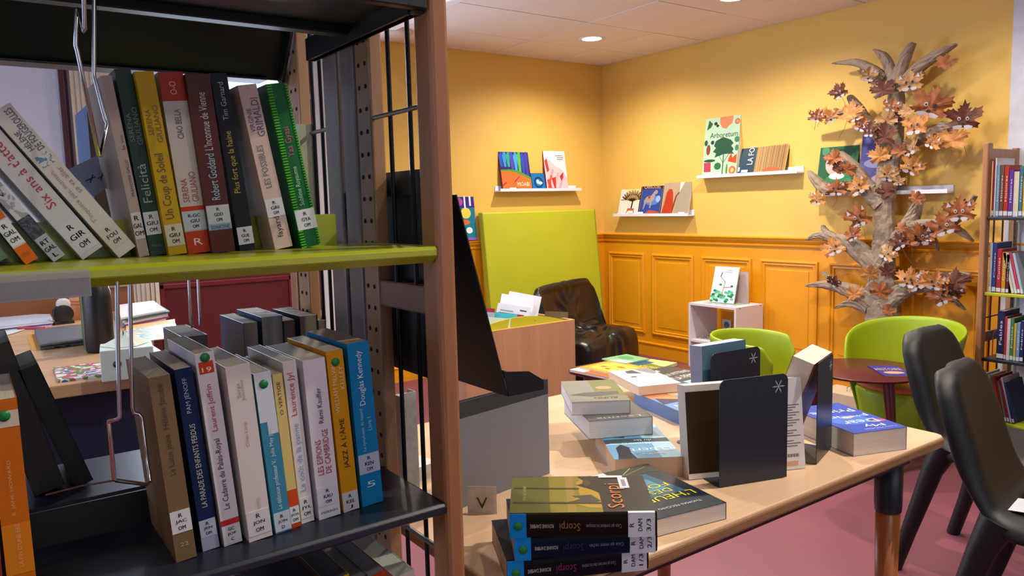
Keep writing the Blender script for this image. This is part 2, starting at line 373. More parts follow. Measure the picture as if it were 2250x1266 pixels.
def spine_book(label,bl,br,tl,tr,zs,d=.145,**k):
    """place a standing book from where its spine shows: bottom corners rest on the shelf plane zs"""
    low=bl; p0=PZ(low[0],low[1],zs); y=p0.y
    a=PY(bl[0],bl[1],y); b=PY(br[0],br[1],y); c=PY(tl[0],tl[1],y); e=PY(tr[0],tr[1],y)
    upv=((c-a)+(e-b)); upv.y=0; up=upv.normalized(); h=upv.length/2
    rt=V((up.z,0,-up.x)); t=(b-a).dot(rt)*.5+(e-c).dot(rt)*.5
    T=frame(a,(0,1,0),up,rt)
    return book(label,T,d,h,max(t,.006),**k)
G1='novels on the lime shelf'; G2='novels on the dark front shelf'
def ext(b,t,L):  # extend a top corner along the edge direction
    return (b[0]+(t[0]-b[0])*L,b[1]+(t[1]-b[1])*L)
spine_book('pale green book at the far left of the lime shelf, cut by the photo',(-24,588),(22,560),ext((-24,588),(-90,505),3.6),ext((22,560),(-50,474),3.6),SH1,cover='#5d7a5a',group=G1,d=.12)
spine_book('leaning white novel with orange bands and GAL call sticker',(57,582),(97,558),ext((57,582),(0,503),3.9),ext((97,558),(0,443),2.9),SH1,cover='#d8d4cc',group=G1,
  bands=((0,.115,'#dd6a12'),(.30,.42,'#dd6a12')),sticker=(.125,.29,['R','GAL','OM']),texts=(('SEUIL',.02,.09,.5,.3,'#8a4a20','flat',.62),))
spine_book('leaning white novel with black and white photo spine, titled Cathy',(118,576),(158,550),ext((118,576),(8,443),3.0),ext((158,550),(0,382),2.5),SH1,cover='#cfd2d4',group=G1,
  bands=((.13,.24,art(['#23262b','#4a4d52','#14161a'],160)),(.24,.52,art(['#e2e4e6','#a8abb0','#d0d3d6'],90))),sticker=(.0,.125,['RT','GAL','L'],'#b8c4cc'),texts=(('Cathy Galliègue',.36,.86,.5,.42,'#16161c'),))
spine_book('leaning white novel Six ans à t\'attendre with red title',(182,571),(227,541),ext((182,571),(0,368),2.1),ext((227,541),(0,283),1.9),SH1,cover='#e0dfe0',group=G1,
  sticker=(.02,.17,['R','GIR','OM']),texts=(("Six ans à t'attendre",.24,.66,.5,.4,'#c02a2a'),))
spine_book('leaning cream novel T\'inquiète pas maman topmost of the leaning row',(262,567),(300,543),(-18,254),(20,224),SH1,cover='#e6e1da',group=G1,paper='#b5a487',
  sticker=(.06,.20,['R','FOU','OM'],'#e2ddd6'),texts=(("T'inquiète pas, maman,",.24,.60,.34,.3,'#a8979a'),('ça va aller',.42,.60,.72,.3,'#b08890'),('HÉLÈNE',.74,.86,.3,.34,'#3c4660'),('DE FOUGEROLLES',.72,.98,.7,.34,'#3c4660')),
  bands=((.63,.70,art(['#e6e1da','#5c8ab8','#e6e1da'],120),.15,.85),))
spine_book('narrow off-white novel with clear plastic jacket and GAL sticker left of the green one',(306,565),(327,562),(219,166),(245,166),SH1,cover='#b9a79e',group=G1,
  sticker=(.10,.25,['R','GAL','OM'],'#dcd6d2'),texts=(('FRANÇOISE GALLO',.34,.54,.7,.3,'#20202a'),('la vie',.6,.68,.7,.26,'#5a5058')))
spine_book('dark green novel Felicità with grey title',(331,563),(364,560),(250,153),(287,152),SH1,cover='#2f4b40',group=G1,
  sticker=(.115,.24,['R','GIU','OM']),texts=(('Felicità',.29,.50,.5,.55,'#a9b6a8'),('SERENA',.62,.77,.28,.3,'#6d8375'),('GIULIANO',.60,.80,.72,.32,'#6d8375'),('Robert\nLaffont',.03,.08,.5,.16,'#6d8375','flat',.6)))
spine_book('yellow novel Un Coup de Soleil',(372,562),(408,558),(292,159),(337,156),SH1,cover='#cda514',group=G1,
  sticker=(.05,.17,['R','GIU','OM'],'#d4d0b4'),texts=(('Un Coup de Soleil',.20,.56,.5,.62,'#5e3d14'),('SERENA',.66,.80,.28,.28,'#7a5418'),('GIULIANO',.62,.82,.7,.3,'#7a5418')))
spine_book('white and vermilion novel Ciao Bella',(414,559),(464,555),(345,161),(401,159),SH1,cover='#d2cbc3',group=G1,
  bands=((0,.125,'#c8411a'),(.24,.265,'#c8411a'),(.845,1,'#b3381c')),sticker=(.13,.235,['R-GC','GIU','OM'],'#c5d0d6'),
  texts=(('SERENA',.29,.42,.30,.26,'#b8362a'),('GIULIANO',.29,.455,.68,.28,'#b8362a'),('CIAO BELLA',.64,.80,.5,.26,'#5a4a4a'),('R',.04,.09,.5,.30,'#f0e6dc','flat',.36),('O-O',.88,.95,.5,.28,'#e8b8a0')))
spine_book('brown novel L\'Inconnue de Vienne with blue-white title',(467,557),(518,552),(408,165),(460,162),SH1,cover='#5d3029',group=G1,
  sticker=(.165,.27,['R','GDD','OM'],'#cdd3d8'),bands=((.13,.165,'#8fb4c4'),),texts=(('Robert Goddard',.30,.56,.5,.36,'#a9d2e4'),("L'Inconnue de Vienne",.58,.90,.5,.36,'#d8cfd0'),('SONATINE',.134,.158,.5,.16,'#2a3a44','flat',.8)))
spine_book('black novel Plus fort que la haine with yellow title',(527,552),(566,549),(466,163),(498,161),SH1,cover='#24242a',group=G1,
  sticker=(.035,.135,['R','GUE','OM']),texts=(('Plus fort que la haine',.33,.68,.52,.5,'#d0b61c'),('Tim Garnard',.74,.95,.5,.34,'#b8b8c0')))
spine_book('pale pink novel Les Possibles with fayard at the foot',(605,549),(648,542),(527,189),(563,185),SH1,cover='#d6bcb0',group=G1,paper='#a98468',
  sticker=(.20,.31,['R','GRI','OM'],'#d8d8dc'),texts=(('fayard',.07,.20,.5,.42,'#2a2226'),('LES POSSIBLES',.38,.64,.42,.34,'#5c6a70'),('VIRGINIE',.72,.86,.28,.26,'#4a3e70'),('GRIMALDI',.69,.92,.68,.40,'#4a3e70')))
spine_book('green striped novel Sublime Royaume at the right end of the row',(662,546),(704,541),(582,188),(629,184),SH1,cover='#1c6a38',group=G1,round_=.003,
  bands=[(i/60,i/60+.008,'#57c028',0,.24) for i in range(60)]+[(i/60,i/60+.008,'#57c028',.86,1) for i in range(60)],
  sticker=(.11,.235,['R','GYA','OM']),texts=(('Sublime Royaume',.26,.50,.5,.3,'#b8e8c0'),('Yaa Gyasi',.56,.74,.5,.4,'#c05a78')))
# lower row
spine_book('red paperback at the lower left photo edge of the dark shelf',(-60,1410),(24,1392),(-95,900),(-26,882),SH2,cover='#a83428',group=G2)
spine_book('orange hardback with painted landscape foot, leftmost fully seen on the dark shelf',(28,1386),(103,1362),(-14,884),(36,868),SH2,cover='#c86a14',group=G2,
  bands=((0,.10,art(['#bfae98','#6a5a50','#cfc2b2'],70)),(.0,.02,'#8fb0a0'),(.24,.46,'#d8801c'),(.88,.95,'#d8c8b8')),dot=.93,texts=(('LA FIN D\'UNE ERE',.27,.46,.55,.16,'#e8b070'),('E. JANE HOWARD',.5,.74,.5,.16,'#e0a060')))
spine_book('tan novel Le Lotus jaune with JAC sticker',(388,1237),(433,1223),(326,833),(373,822),SH2,cover='#7c6648',group=G2,paper='#b3a18c',
  sticker=(.155,.275,['R','JAC','OM']),texts=(('Le Lotus jaune',.47,.69,.5,.36,'#40301f'),('Hélène Jacobé',.72,.96,.5,.36,'#40301f'),('22',.06,.12,.5,.2,'#c8b490','flat',.4)))
spine_book('navy novel La parade des enfants perdus',(446,1213),(483,1200),(384,816),(421,803),SH2,cover='#16264e',group=G2,
  bands=((0,.075,'#9aa0b8'),),sticker=(.075,.17,['R','JEN','OM'],'#b4b9cc'),texts=(('LA PARADE DES ENFANTS PERDUS',.24,.70,.5,.32,'#c2c8a8'),('PAM JENOFF',.76,.95,.5,.34,'#a8b8d0')))
spine_book('white novel Le Cadavre du Palais-Royal with red square marked 19',(493,1202),(536,1189),(431,781),(469,770),SH2,cover='#dcd6de',group=G2,paper='#c0b0a0',
  sticker=(.01,.105,['GC','JOF','C'],'#d8d4de'),bands=((.105,.135,'#c23430'),(.895,.955,'#c8401e',.12,.88)),dot=.975,
  texts=(('Le Cadavre du Palais-Royal',.19,.56,.5,.40,'#1c1c26'),('Laurent Joffrin',.60,.84,.5,.38,'#c02a3a'),('19',.90,.93,.5,.26,'#f4ece8','flat',.5)))
spine_book('broad cream novel Chien-Loup with faint title',(548,1193),(602,1172),(498,808),(548,794),SH2,cover='#ddd5d0',group=G2,
  sticker=(.03,.17,['R','JON','OM'],'#dcd8da'),texts=(('Chien-Loup',.54,.68,.5,.18,'#c08878'),('Serge\nJoncour',.80,.92,.5,.34,'#9a8f90'),('FLAMMARION',.175,.24,.6,.16,'#c8a8a0')))
spine_book('sky blue and white novel Le délicieux professeur V.',(606,1175),(641,1162),(556,822),(594,815),SH2,cover='#3f8ba8',group=G2,
  bands=((.70,1,'#d4dde6'),(.62,.70,'#d4dde6',.4,1)),sticker=(.01,.13,['R','JON','D'],'#c8d2de'),dot=.93,texts=(('Le délicieux professeur V.',.15,.46,.5,.36,'#dbe8ee'),('Julia May Jonas',.48,.68,.5,.3,'#cfe0e8')))
spine_book('thin yellow book with orange foot and JOS sticker',(641,1162),(662,1153),(598,823),(619,819),SH2,cover='#e0c87c',group=G2,
  bands=((0,.03,'#c8461c'),(.14,.25,'#d2501c')),sticker=(.03,.14,['R','JOS','OM']),texts=(('O VERTIGE',.74,.95,.5,.34,'#3a3020'),))
spine_book('white novel Le coût de la panne with pencil-blue title',(663,1152),(694,1139),(624,796),(649,788),SH2,cover='#dbd6da',group=G2,
  sticker=(.03,.16,['R','JYL','OM'],'#d8d6dc'),texts=(('Le coût de la panne',.20,.62,.5,.56,'#7f9fd0'),('Laurence Jyl',.67,.93,.5,.56,'#c0284c')))
spine_book('broad white novel Les espions de Cambridge',(702,1144),(752,1131),(668,797),(713,784),SH2,cover='#ddd9e4',group=G2,
  sticker=(.08,.20,['R','KAU','OM'],'#d4d4e0'),texts=(('PERRIN',.025,.055,.5,.10,'#5a5a66','flat',.75),('LES ESPIONS',.28,.50,.30,.26,'#a81c34'),('DE CAMBRIDGE',.28,.56,.66,.26,'#a81c34'),('Rémi Kauffer',.60,.82,.55,.22,'#2c2c38')))
spine_book("amber novel Jazz à l'âme",(755,1127),(790,1115),(716,774),(752,766),SH2,cover='#cf9010',group=G2,
  sticker=(0,.12,['R','KEL','J'],'#c8c4cc'),dot=.93,texts=(("JAZZ À L'ÂME",.27,.58,.5,.46,'#2a1808'),('WILLIAM MELVIN',.62,.92,.32,.26,'#e4d4a0'),('KELLEY',.76,.90,.76,.24,'#e4d4a0')))
spine_book('bright blue novel by Douglas Kennedy, rightmost of the dark shelf row',(797,1115),(843,1101),(763,758),(809,748),SH2,cover='#0f7ab4',group=G2,paper='#a08468',
  sticker=(.20,.32,['R','KEN','OM'],'#aebbd0'),texts=(('Douglas Kennedy',.62,.95,.5,.34,'#dbe8f0'),('La symphonie du hasard',.34,.60,.36,.2,'#9ccbe4'),('Livre 1',.46,.54,.68,.2,'#9ccbe4'),('5',.08,.18,.5,.26,'#c8e0ee','flat',.4)))
# ------------------------------------------------------------------ front double-sided shelving
BE=wood('#b07a52','#96603c','z',name='beech_wood_post'); BL=wood('#ad8460','#96704e','z',name='pale_beech_post'); GREYW=wood('#7d6e6c','#6a5c5c','z',name='greyed_beech_post')
sh=thing('double_sided_bookcase','double-sided beech bookcase with lime and dark navy steel shelves filling the left foreground','bookcase',(-4.2,-3.72,0))
XR=-3.96; XL=-4.86
def W(name,mb,mat=None,par=sh,**k): return obj(name,mb,mat,par,world=True,**k)
HOLE=M('#2a1610',.9,var=0,name='drilled_hole')
for X0,X1 in ((XR,XR+.028),(XL-.028,XL)):
    W('post',MB().box(X0,X1,-4.0,-3.955,0,2.0),BE,bevel=.006)
    W('post',MB().box(X0+.003,X1-.003,-3.812,-3.762,0,2.0),BL,bevel=.003)
    W('post',MB().box(X0,X1,-3.762,-3.71,0,2.0),GREYW,bevel=.004)
    W('post',MB().box(X0,X1,-3.697,-3.64,0,2.0),GREYW,bevel=.004)
    W('post',MB().box(X0+.003,X1-.003,-3.52,-3.468,0,2.0),BL,bevel=.003)
    W('post',MB().box(X0,X1,-3.468,-3.43,0,2.0),BE,bevel=.004)
    W('cross_beam',MB().box(X0+.006,X1-.006,-3.962,-3.80,1.095,1.135),wood('#8d6a5c','#775548','y'),bevel=.003)
    W('cross_beam',MB().box(X0+.006,X1-.006,-3.955,-3.77,.60,.64),wood('#8d6a5c','#775548','y'),bevel=.003)
    mb=MB()
    for k in range(62):
        z=.35+k*.032*1.0
        z=.32+k*.0335
        for y in (-3.798,-3.776,-3.507,-3.485):
            T=frame((X0+.0028,y,z),(0,0,1),(0,1,0),(-1,0,0)); mb.lathe([(0,.0008),(.0036,.0006)],n=10,mat=HOLE,T=T)
    o=W('peg_holes',mb,None); o['kind']='stuff'
    xm=(X0+X1)/2-.002
    for y in (-3.917,-3.857,-3.60,-3.563): W('rod',MB().tube([(xm,y,0.1),(xm,y,1.98)],.0035,8),M('#15161e',.35,.5,name='black_rod'))
    for z in (1.378,.76,.45):
        W('rod',MB().tube([(xm-.004,-3.958,z),(xm-.004,-3.77,z)],.0035,8),M('#8a8d94',.35,.7,name='grey_rod'))
        W('rod',MB().tube([(xm-.004,-3.642,z),(xm-.004,-3.52,z)],.0035,8),M('#8a8d94',.35,.7,name='grey_rod'))
# shelves: pressed-steel trays with a rolled front edge and an upstand behind
def shelf(z,y0,y1,mat,up=.045,th=.024,name='shelf',xr=XR,rear=1):
    s=1 if y1>y0 else -1
    mb=MB(); pts=[(y0,z-.004),(y0+s*.004,z),(y1,z),(y1,z+up),(y1+s*.002,z+up),(y1+s*.002,z-th*.6),(y1-s*.01,z-th*.6),(y1-s*.01,z-.004),(y0+s*.02,z-.004),(y0+s*.017,z-th),(y0+s*.014,z-th),(y0,z-.012)]
    n=len(pts); vs=[(xr-.001,a,b) for a,b in pts]+[(XL+.001,a,b) for a,b in pts]
    mb.add(vs,[(i,(i+1)%n,n+(i+1)%n,n+i) for i in range(n)]+[list(range(n)),list(range(2*n-1,n-1,-1))])
    o=W(name,mb,mat,bevel=.0015); return o
tag(shelf(SH1,-4.0,-3.80,LIME,up=0,th=.022),'lime green shelf'); 
W('back_stop',MB().box(XL,-4.018,-3.806,-3.803,SH1,SH1+.045),LIME)
tag(shelf(SH2,-4.0,-3.80,NAVY,up=0,th=.020),'dark navy shelf')
W('back_stop',MB().box(XL,-4.07,-3.806,-3.803,SH2,SH2+.045),BLACK)
tag(shelf(.49,-4.0,-3.80,NAVY,up=.03,th=.026),'lowest dark navy shelf')
tag(shelf(SH1,-3.45,-3.64,LIME,up=0,th=.03),'rear lime shelf')
tag(shelf(SH2,-3.45,-3.65,NAVY,up=0,th=.026),'rear navy shelf')
# top shelf seen from below, with folded end bracket
W('top_shelf',MB().box(XL,XR-.002,-4.0,-3.765,1.512,1.527).box(XL,XR-.002,-4.0,-3.985,1.493,1.527).box(XL,XR-.002,-3.79,-3.765,1.500,1.527).box(XR-.016,XR-.002,-3.99,-3.62,1.490,1.512),BLACK,bevel=.002)
W('shelf_bracket',MB().add([(XR-.0025,-3.975,1.49),(XR-.0025,-3.62,1.49),(XR-.0025,-3.62,1.525),(XR-.0025,-3.99,1.525),(XR-.018,-3.975,1.49),(XR-.018,-3.62,1.49),(XR-.018,-3.62,1.525),(XR-.018,-3.99,1.525)],[(0,1,2,3),(7,6,5,4),(0,4,5,1),(1,5,6,2),(2,6,7,3),(3,7,4,0)]),BLACK)
# sloping display tray of the rear bay, seen from behind
mb=MB(); a=V((XR-.012,-3.452,1.482)); b=V((XR-.012,-3.635,1.72))
n=V((0,(b-a).z,-(b-a).y)).normalized()
def slab(mb,a,b,x0,x1,th,mat=None):
    n=V((0,(b-a).z,-(b-a).y)).normalized()*th
    vs=[]
    for x in (x0,x1):
        for p in (a,b,b+n,a+n): vs.append((x,p.y,p.z))
    mb.add(vs,[(0,1,2,3),(7,6,5,4),(0,4,5,1),(1,5,6,2),(2,6,7,3),(3,7,4,0)],mat)
slab(mb,a,b,XL+.01,XR-.004,.002)
slab(mb,a,b,XR-.010,XR-.004,-.020); mb.box(XL+.01,XR-.03,-3.46,-3.41,1.481,1.485); 
slab(mb,V((0,-3.512,1.560)),V((0,-3.520,1.570)),XL+.01,XR-.03,-.006)
tag(W('sloping_tray',mb,BLACK,bevel=.001),'black sloping display tray of the rear bay')
# clear label holder clipped on the lime shelf front
lx=PY(202,650,-4.004).x; zlh=PY(202,650,-4.004).z; zlm=PY(202,609,-4.004).z
lh=thing('label_holder','clear and grey plastic label strip clipped on the lime shelf front at left','label holder',((XL+lx)/2,-4.004,SH1-.05))
mb=MB().box(XL,lx,-4.0045,-4.003,zlh,SH1-.001); obj('clear_strip',mb,M('#b9b8bc',.12,alpha=.38,var=0,name='clear_plastic'),lh,world=True)
mb=MB().box(XL,lx-.001,-4.003,-4.0015,zlh+.001,zlm).box(XL,lx-.001,-4.007,-4.0045,zlh,zlm-.018); obj('card',mb,M('#85828a',.6,name='grey_card'),lh,world=True)
# chrome wire book supports
def wirething(label,pts,r=.0023,par=None):
    loc=pts[0][0]; c=sum((p for q in pts for p in q),V((0,0,0)))/sum(len(q) for q in pts)
    t=thing('wire_bookend',label,'bookend',c,group='chrome wire bookends')
    for q in pts:
        o=obj('wire',MB().tube(q,r,8),CHROME,t,world=True)
    return t
def yy(l): return [PY(x,y,Y) for x,y,Y in l]
wirething('chrome wire bookend hanging from the top shelf among the upper novels',[
  yy([(183,-40,-4.0),(186,62,-3.99),(183,69,-3.99),(171,20,-3.98),(168,22,-3.98),(166,100,-3.97),(170,113,-3.97),(217,340,-3.955),(221,342,-3.95),(236,272,-3.94),(231,262,-3.94),(207,170,-3.93),(206,160,-3.93),(207,-30,-3.93)])])
wirething('chrome wire bookend hanging beside the tan novel Le Lotus jaune',[
  yy([(257,612,-3.99),(259,780,-3.99),(263,915,-3.99),(258,922,-3.99),(240,926,-3.98),(239,931,-3.98),(251,1052,-3.98),(256,1056,-3.975),(321,1065,-3.95),(330,1058,-3.945),(311,918,-3.94),(305,910,-3.94),(294,908,-3.94),(291,895,-3.94),(288,780,-3.94),(285,612,-3.94)]),
  ])
_w=[o for o in COL.objects if o.name.startswith('wire_bookend')][1]
obj('wire',MB().tube(yy([(252,1056,-3.978),(180,1068,-3.95),(100,1088,-3.94)]),.0011,6),M('#6a6c72',.4,.8,name='thin_wire'),_w,world=True)
wirething('chrome wire bookend of the rear bay before the maroon panelling',[yy([(414,600,-3.55),(419,705,-3.55),(423,720,-3.55)]),yy([(434,600,-3.52),(440,715,-3.52)])])
# rear bay books: fore-edges face the camera
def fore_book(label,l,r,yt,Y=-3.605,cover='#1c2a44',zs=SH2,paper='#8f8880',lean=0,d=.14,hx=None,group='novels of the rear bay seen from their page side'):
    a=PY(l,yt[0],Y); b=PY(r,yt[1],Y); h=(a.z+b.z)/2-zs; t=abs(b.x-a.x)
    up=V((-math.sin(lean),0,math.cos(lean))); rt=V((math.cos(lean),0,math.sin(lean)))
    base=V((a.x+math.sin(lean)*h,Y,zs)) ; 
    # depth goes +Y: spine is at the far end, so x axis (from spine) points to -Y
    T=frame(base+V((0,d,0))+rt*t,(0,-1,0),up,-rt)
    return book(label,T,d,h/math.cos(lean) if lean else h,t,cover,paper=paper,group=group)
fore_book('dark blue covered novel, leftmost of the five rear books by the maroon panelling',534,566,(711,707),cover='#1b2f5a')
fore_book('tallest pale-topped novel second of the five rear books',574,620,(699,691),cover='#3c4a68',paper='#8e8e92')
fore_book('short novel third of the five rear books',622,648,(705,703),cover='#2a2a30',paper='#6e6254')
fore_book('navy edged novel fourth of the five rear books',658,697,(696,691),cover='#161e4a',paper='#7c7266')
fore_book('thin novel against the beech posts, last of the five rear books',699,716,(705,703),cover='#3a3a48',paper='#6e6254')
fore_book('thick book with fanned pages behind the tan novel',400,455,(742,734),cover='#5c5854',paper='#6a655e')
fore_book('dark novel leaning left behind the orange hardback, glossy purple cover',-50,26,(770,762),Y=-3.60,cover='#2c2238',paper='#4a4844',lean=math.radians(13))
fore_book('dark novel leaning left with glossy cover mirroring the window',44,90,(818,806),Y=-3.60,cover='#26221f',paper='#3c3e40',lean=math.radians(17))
fore_book('steel blue covered book on the rear lime shelf, seen left of the narrow off-white novel',190,224,(232,231),cover='#4c6c9c',zs=SH1,paper='#7a6a5a',group='books of the rear lime shelf')
fore_book('pale book on the rear lime shelf, seen right of the green striped novel',657,690,(275,270),Y=-3.56,cover='#c8ccb8',zs=SH1,paper='#c4c4ac',group='books of the rear lime shelf')
lf=thing('leaflet','curled pale blue leaflet with pen scribbles leaning behind the slanting cream novel','leaflet',PY(215,400,-3.68))
q=[PY(150,372,-3.70),PY(262,318,-3.66),PY(262,392,-3.70),PY(205,432,-3.72)]
def lfs(u,v): p=q[0].lerp(q[1],u).lerp(q[3].lerp(q[2],u),v); return p+V((0,-.012*math.sin(PI*u),0))
obj('sheet',MB().grid(lfs,8,5),M('#a9b4d0',.6,name='pale_leaflet'),lf,world=True)
mb=MB(); 
for a,b2 in (((188,398),(210,388)),((198,402),(204,384)),((215,392),(238,380)),((222,396),(226,378))): mb.tube([PY(a[0],a[1],-3.722),PY(b2[0],b2[1],-3.722)],.0007,5)
obj('scribble',mb,M('#20243c',.6,var=0,name='pen_ink'),lf,world=True)['kind']='stuff'
# lowest shelf books, only tops seen
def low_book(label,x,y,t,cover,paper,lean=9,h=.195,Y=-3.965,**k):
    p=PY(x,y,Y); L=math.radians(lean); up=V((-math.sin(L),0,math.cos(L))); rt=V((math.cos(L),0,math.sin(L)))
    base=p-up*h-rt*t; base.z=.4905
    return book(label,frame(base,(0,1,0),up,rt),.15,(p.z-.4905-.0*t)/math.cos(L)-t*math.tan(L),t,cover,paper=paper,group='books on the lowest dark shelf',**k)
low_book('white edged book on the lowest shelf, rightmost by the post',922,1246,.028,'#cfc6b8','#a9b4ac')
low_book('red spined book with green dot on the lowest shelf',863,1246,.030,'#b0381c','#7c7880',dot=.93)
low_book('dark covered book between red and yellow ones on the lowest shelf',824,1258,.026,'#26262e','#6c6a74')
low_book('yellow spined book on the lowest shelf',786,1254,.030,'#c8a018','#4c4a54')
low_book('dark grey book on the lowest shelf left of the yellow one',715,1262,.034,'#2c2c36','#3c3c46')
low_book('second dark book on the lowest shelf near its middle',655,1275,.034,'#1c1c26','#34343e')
# ------------------------------------------------------------------ end-of-bay black display tray (right of the post)
ed=thing('display_tray','black steel sloping display tray hung on the end of the bookcase','display rack',(-3.88,-3.82,.96))
def slab2(mb,p,q,y0,y1,th):
    p=V((p[0],0,p[1])); q=V((q[0],0,q[1])); n=V(((q-p).z,0,-(q-p).x)).normalized()*th; vs=[]
    for y in (y0,y1):
        for a in (p,q,q+n,p+n): vs.append((a.x,y,a.z))
    mb.add(vs,[(0,1,2,3),(7,6,5,4),(0,4,5,1),(1,5,6,2),(2,6,7,3),(3,7,4,0)])
mb=MB(); slab2(mb,(-3.906,1.260),(-3.828,.962),-3.965,-3.68,.002); obj('back_plate',mb,BLACK,ed,world=True)
mb=MB().box(-3.828,-3.762,-3.965,-3.68,.961,.963); obj('ledge',mb,NAVY,ed,world=True)
mb=MB().add([(-3.828,-3.9655,.962),(-3.762,-3.9655,.962),(-3.762,-3.9655,.976),(-3.79,-3.9655,.994),(-3.836,-3.9655,1.0)],[(0,1,2,3,4)]); obj('side_lip',mb,BLACK,ed,world=True,solid=.0018)
obj('front_lip',MB().box(-3.764,-3.762,-3.965,-3.68,.962,.974),BLACK,ed,world=True)
obj('hanging_rail',MB().box(-3.925,-3.907,-3.93,-3.675,1.262,1.298),M('#161b24',.4,name='dark_rail'),ed,world=True)
obj('rear_plate',MB().box(-3.92,-3.918,-3.95,-3.68,.99,1.27),BLACK,ed,world=True)
# ------------------------------------------------------------------ work table
TZ=.70
TW=wood('#e6c4a2','#d4ac88','x',rough=.3,scale=9,name='table_laminate')
tb=thing('library_table','beech laminate library table with black and wood legs, covered with books','table',(-3.28,-3.635,0))
mb=MB(); mb.prism(rrect(-3.885,-2.69,-4.07,-3.2,.025,6),TZ-.026,TZ,TW); o=obj('tabletop',mb,None,tb,world=True,bevel=.003)
mb=MB(); mb.prism(rrect(-3.888,-2.687,-4.073,-3.197,.027,6),TZ-.024,TZ-.004,wood('#9a7250','#7f5a3c','x',name='table_edge')); obj('edge_band',mb,None,tb,world=True,bevel=.004)
DK=M('#3a1420',.5,name='dark_plum_frame')
obj('frame',MB().box(-3.83,-2.75,-4.02,-4.0,TZ-.066,TZ-.026).box(-3.83,-2.75,-3.27,-3.25,TZ-.066,TZ-.026).box(-3.83,-3.81,-4.0,-3.27,TZ-.066,TZ-.026).box(-2.77,-2.75,-4.0,-3.27,TZ-.066,TZ-.026),DK,tb,world=True)
for lx,ly in ((-2.775,-3.985),(-2.775,-3.285),(-3.80,-3.985),(-3.80,-3.285)):
    lg=obj('leg',MB().lathe([(.0,0),(.019,0),(.027,.52)],c=(lx,ly)),wood('#a8622c','#8a4a20','z',name='honey_wood_leg'),tb,world=True)
    obj('socket',MB().lathe([(.029,.519),(.030,.535),(.031,TZ-.03),(.0,TZ-.03)],c=(lx,ly)),NAVY,lg,world=True)
# lying books: near-left and near-right corners seen at height z, depth, thickness
def lie(label,nl,nr,z0,t,L,cover,spine='left',paper='#dccfc2',top=True,group='books lying on the library table',hard=False,**k):
    """spine: which side carries the spine: near / far / left / right. nl,nr are seen corners of the top cover when top else of the bottom"""
    zz=z0+t if top else z0
    a=PZ(nl[0],nl[1],zz); b=PZ(nr[0],nr[1],zz); a.z=b.z=z0
    u=(b-a); w_=u.length; u.normalize(); v=V((-u.y,u.x,0))   # v points away from the viewer
    if spine=='near': T=frame(b,v,-u,(0,0,1)); d,h=L,w_   # x:away from spine, y: to the left (title reads upside down from here)
    elif spine=='far': T=frame(a+v*L,-v,u,(0,0,1)); d,h=L,w_
    elif spine=='left': T=frame(a,u,v,(0,0,1)); d,h=w_,L
    else:
        T=frame(b+v*L,-u,-v,(0,0,1)); d,h=w_,L
        def fl(p):
            k=p[0]
            if k=='rect': return (k,1-p[2],1-p[1],1-p[4],1-p[3],p[5])
            if k=='poly': return (k,[(1-a_,1-b_) for a_,b_ in p[1]],p[2])
            if k=='disc': return (k,1-p[1],1-p[2])+p[3:]
            if k=='line': return (k,(1-p[1][0],1-p[1][1]),(1-p[2][0],1-p[2][1]))+p[3:]
            return (k,p[1],1-p[2],1-p[3])+p[4:]
        if 'prints' in k: k['prints']=[fl(p) for p in k['prints']]
    return book(label,T,d,h,t,cover,paper=paper,group=group,hard=hard,**k)
# the three volumes of the same series, stacked
def scorpi(label,nl,nr,z0,t,cover,vol,tcol,sub,glyph,prints=(),L=.145):
    return lie(label,nl,nr,z0,t,L,cover,'near',group='stacked trilogy on the near table edge',paper='#b59c84',round_=.004,
      bands=((.885,1,'#1487d8'),),texts=(('Scorpi',.52,.66,.5,.42,tcol),('ROXANE DAMBRE',.70,.86,.5,.16,'#c8c4c0'),(sub,.24,.48,.5,.22,'#8a8690')),prints=prints,
      sticker=None)
S=[scorpi('lowest volume of the stacked trilogy, black spine with magenta title',(1113,1232),(1423,1199),TZ,.036,'#120e1a','1/3','#8e2050','Ceux qui marchent dans les ombres',0),
   scorpi('middle volume of the stacked trilogy, navy spine',(1129,1181),(1443,1162),TZ+.0365,.034,'#0c1430','2/3','#2c3048','Ceux qui vivent cachés',0)]
YG=art(['#8a7c1c','#b59a1e','#6c6418','#3a3414'],9,(1,1,1),dist=.4,det=1)
S.append(scorpi('top volume of the stacked trilogy, yellow-green cover with orange title',(1119,1128),(1443,1124),TZ+.071,.036,'#1c140c','3/3','#94703c','Ceux qui tombent les masques',0,
  prints=[('rect',0.01,.995,.0,1,'#241d14'),('rect',.0,.99,.36,1,'#857a20'),('rect',.0,.99,.72,1,'#5d5a20'),('rect',.0,.99,.54,.60,'#9a7e3a'),
   ('poly',[(.1,.36),(.42,.36),(.75,.40),(.9,.48),(.8,.52),(.45,.50),(.25,.58),(.12,.46)],'#b08c20'),('poly',[(.5,.36),(.98,.36),(.98,.50),(.8,.44),(.72,.52),(.6,.42)],'#2c2214'),
   ('poly',[(.28,.36),(.45,.42),(.42,.56),(.34,.50),(.25,.60),(.2,.44)],'#4a4438'),('line',(.22,.36),(.26,.98),.045,'#3c3816'),('line',(.62,.5),(.66,.98),.04,'#3c3816'),
   ('disc',.78,.44,.09,.03,'#4a3a20'),('text','Scorpi',.42,.245,.66,.15,'up','#c8743c'),('text','ROXANE DAMBRE',.5,.9,.4,.022,'up','#a8a468'),
   ('rect',.62,.93,.13,.20,'#dcdce6'),('rect',.67,.87,.15,.18,'#8a8a9a'),('rect',.93,.99,.16,.34,'#d8d8e4')]))
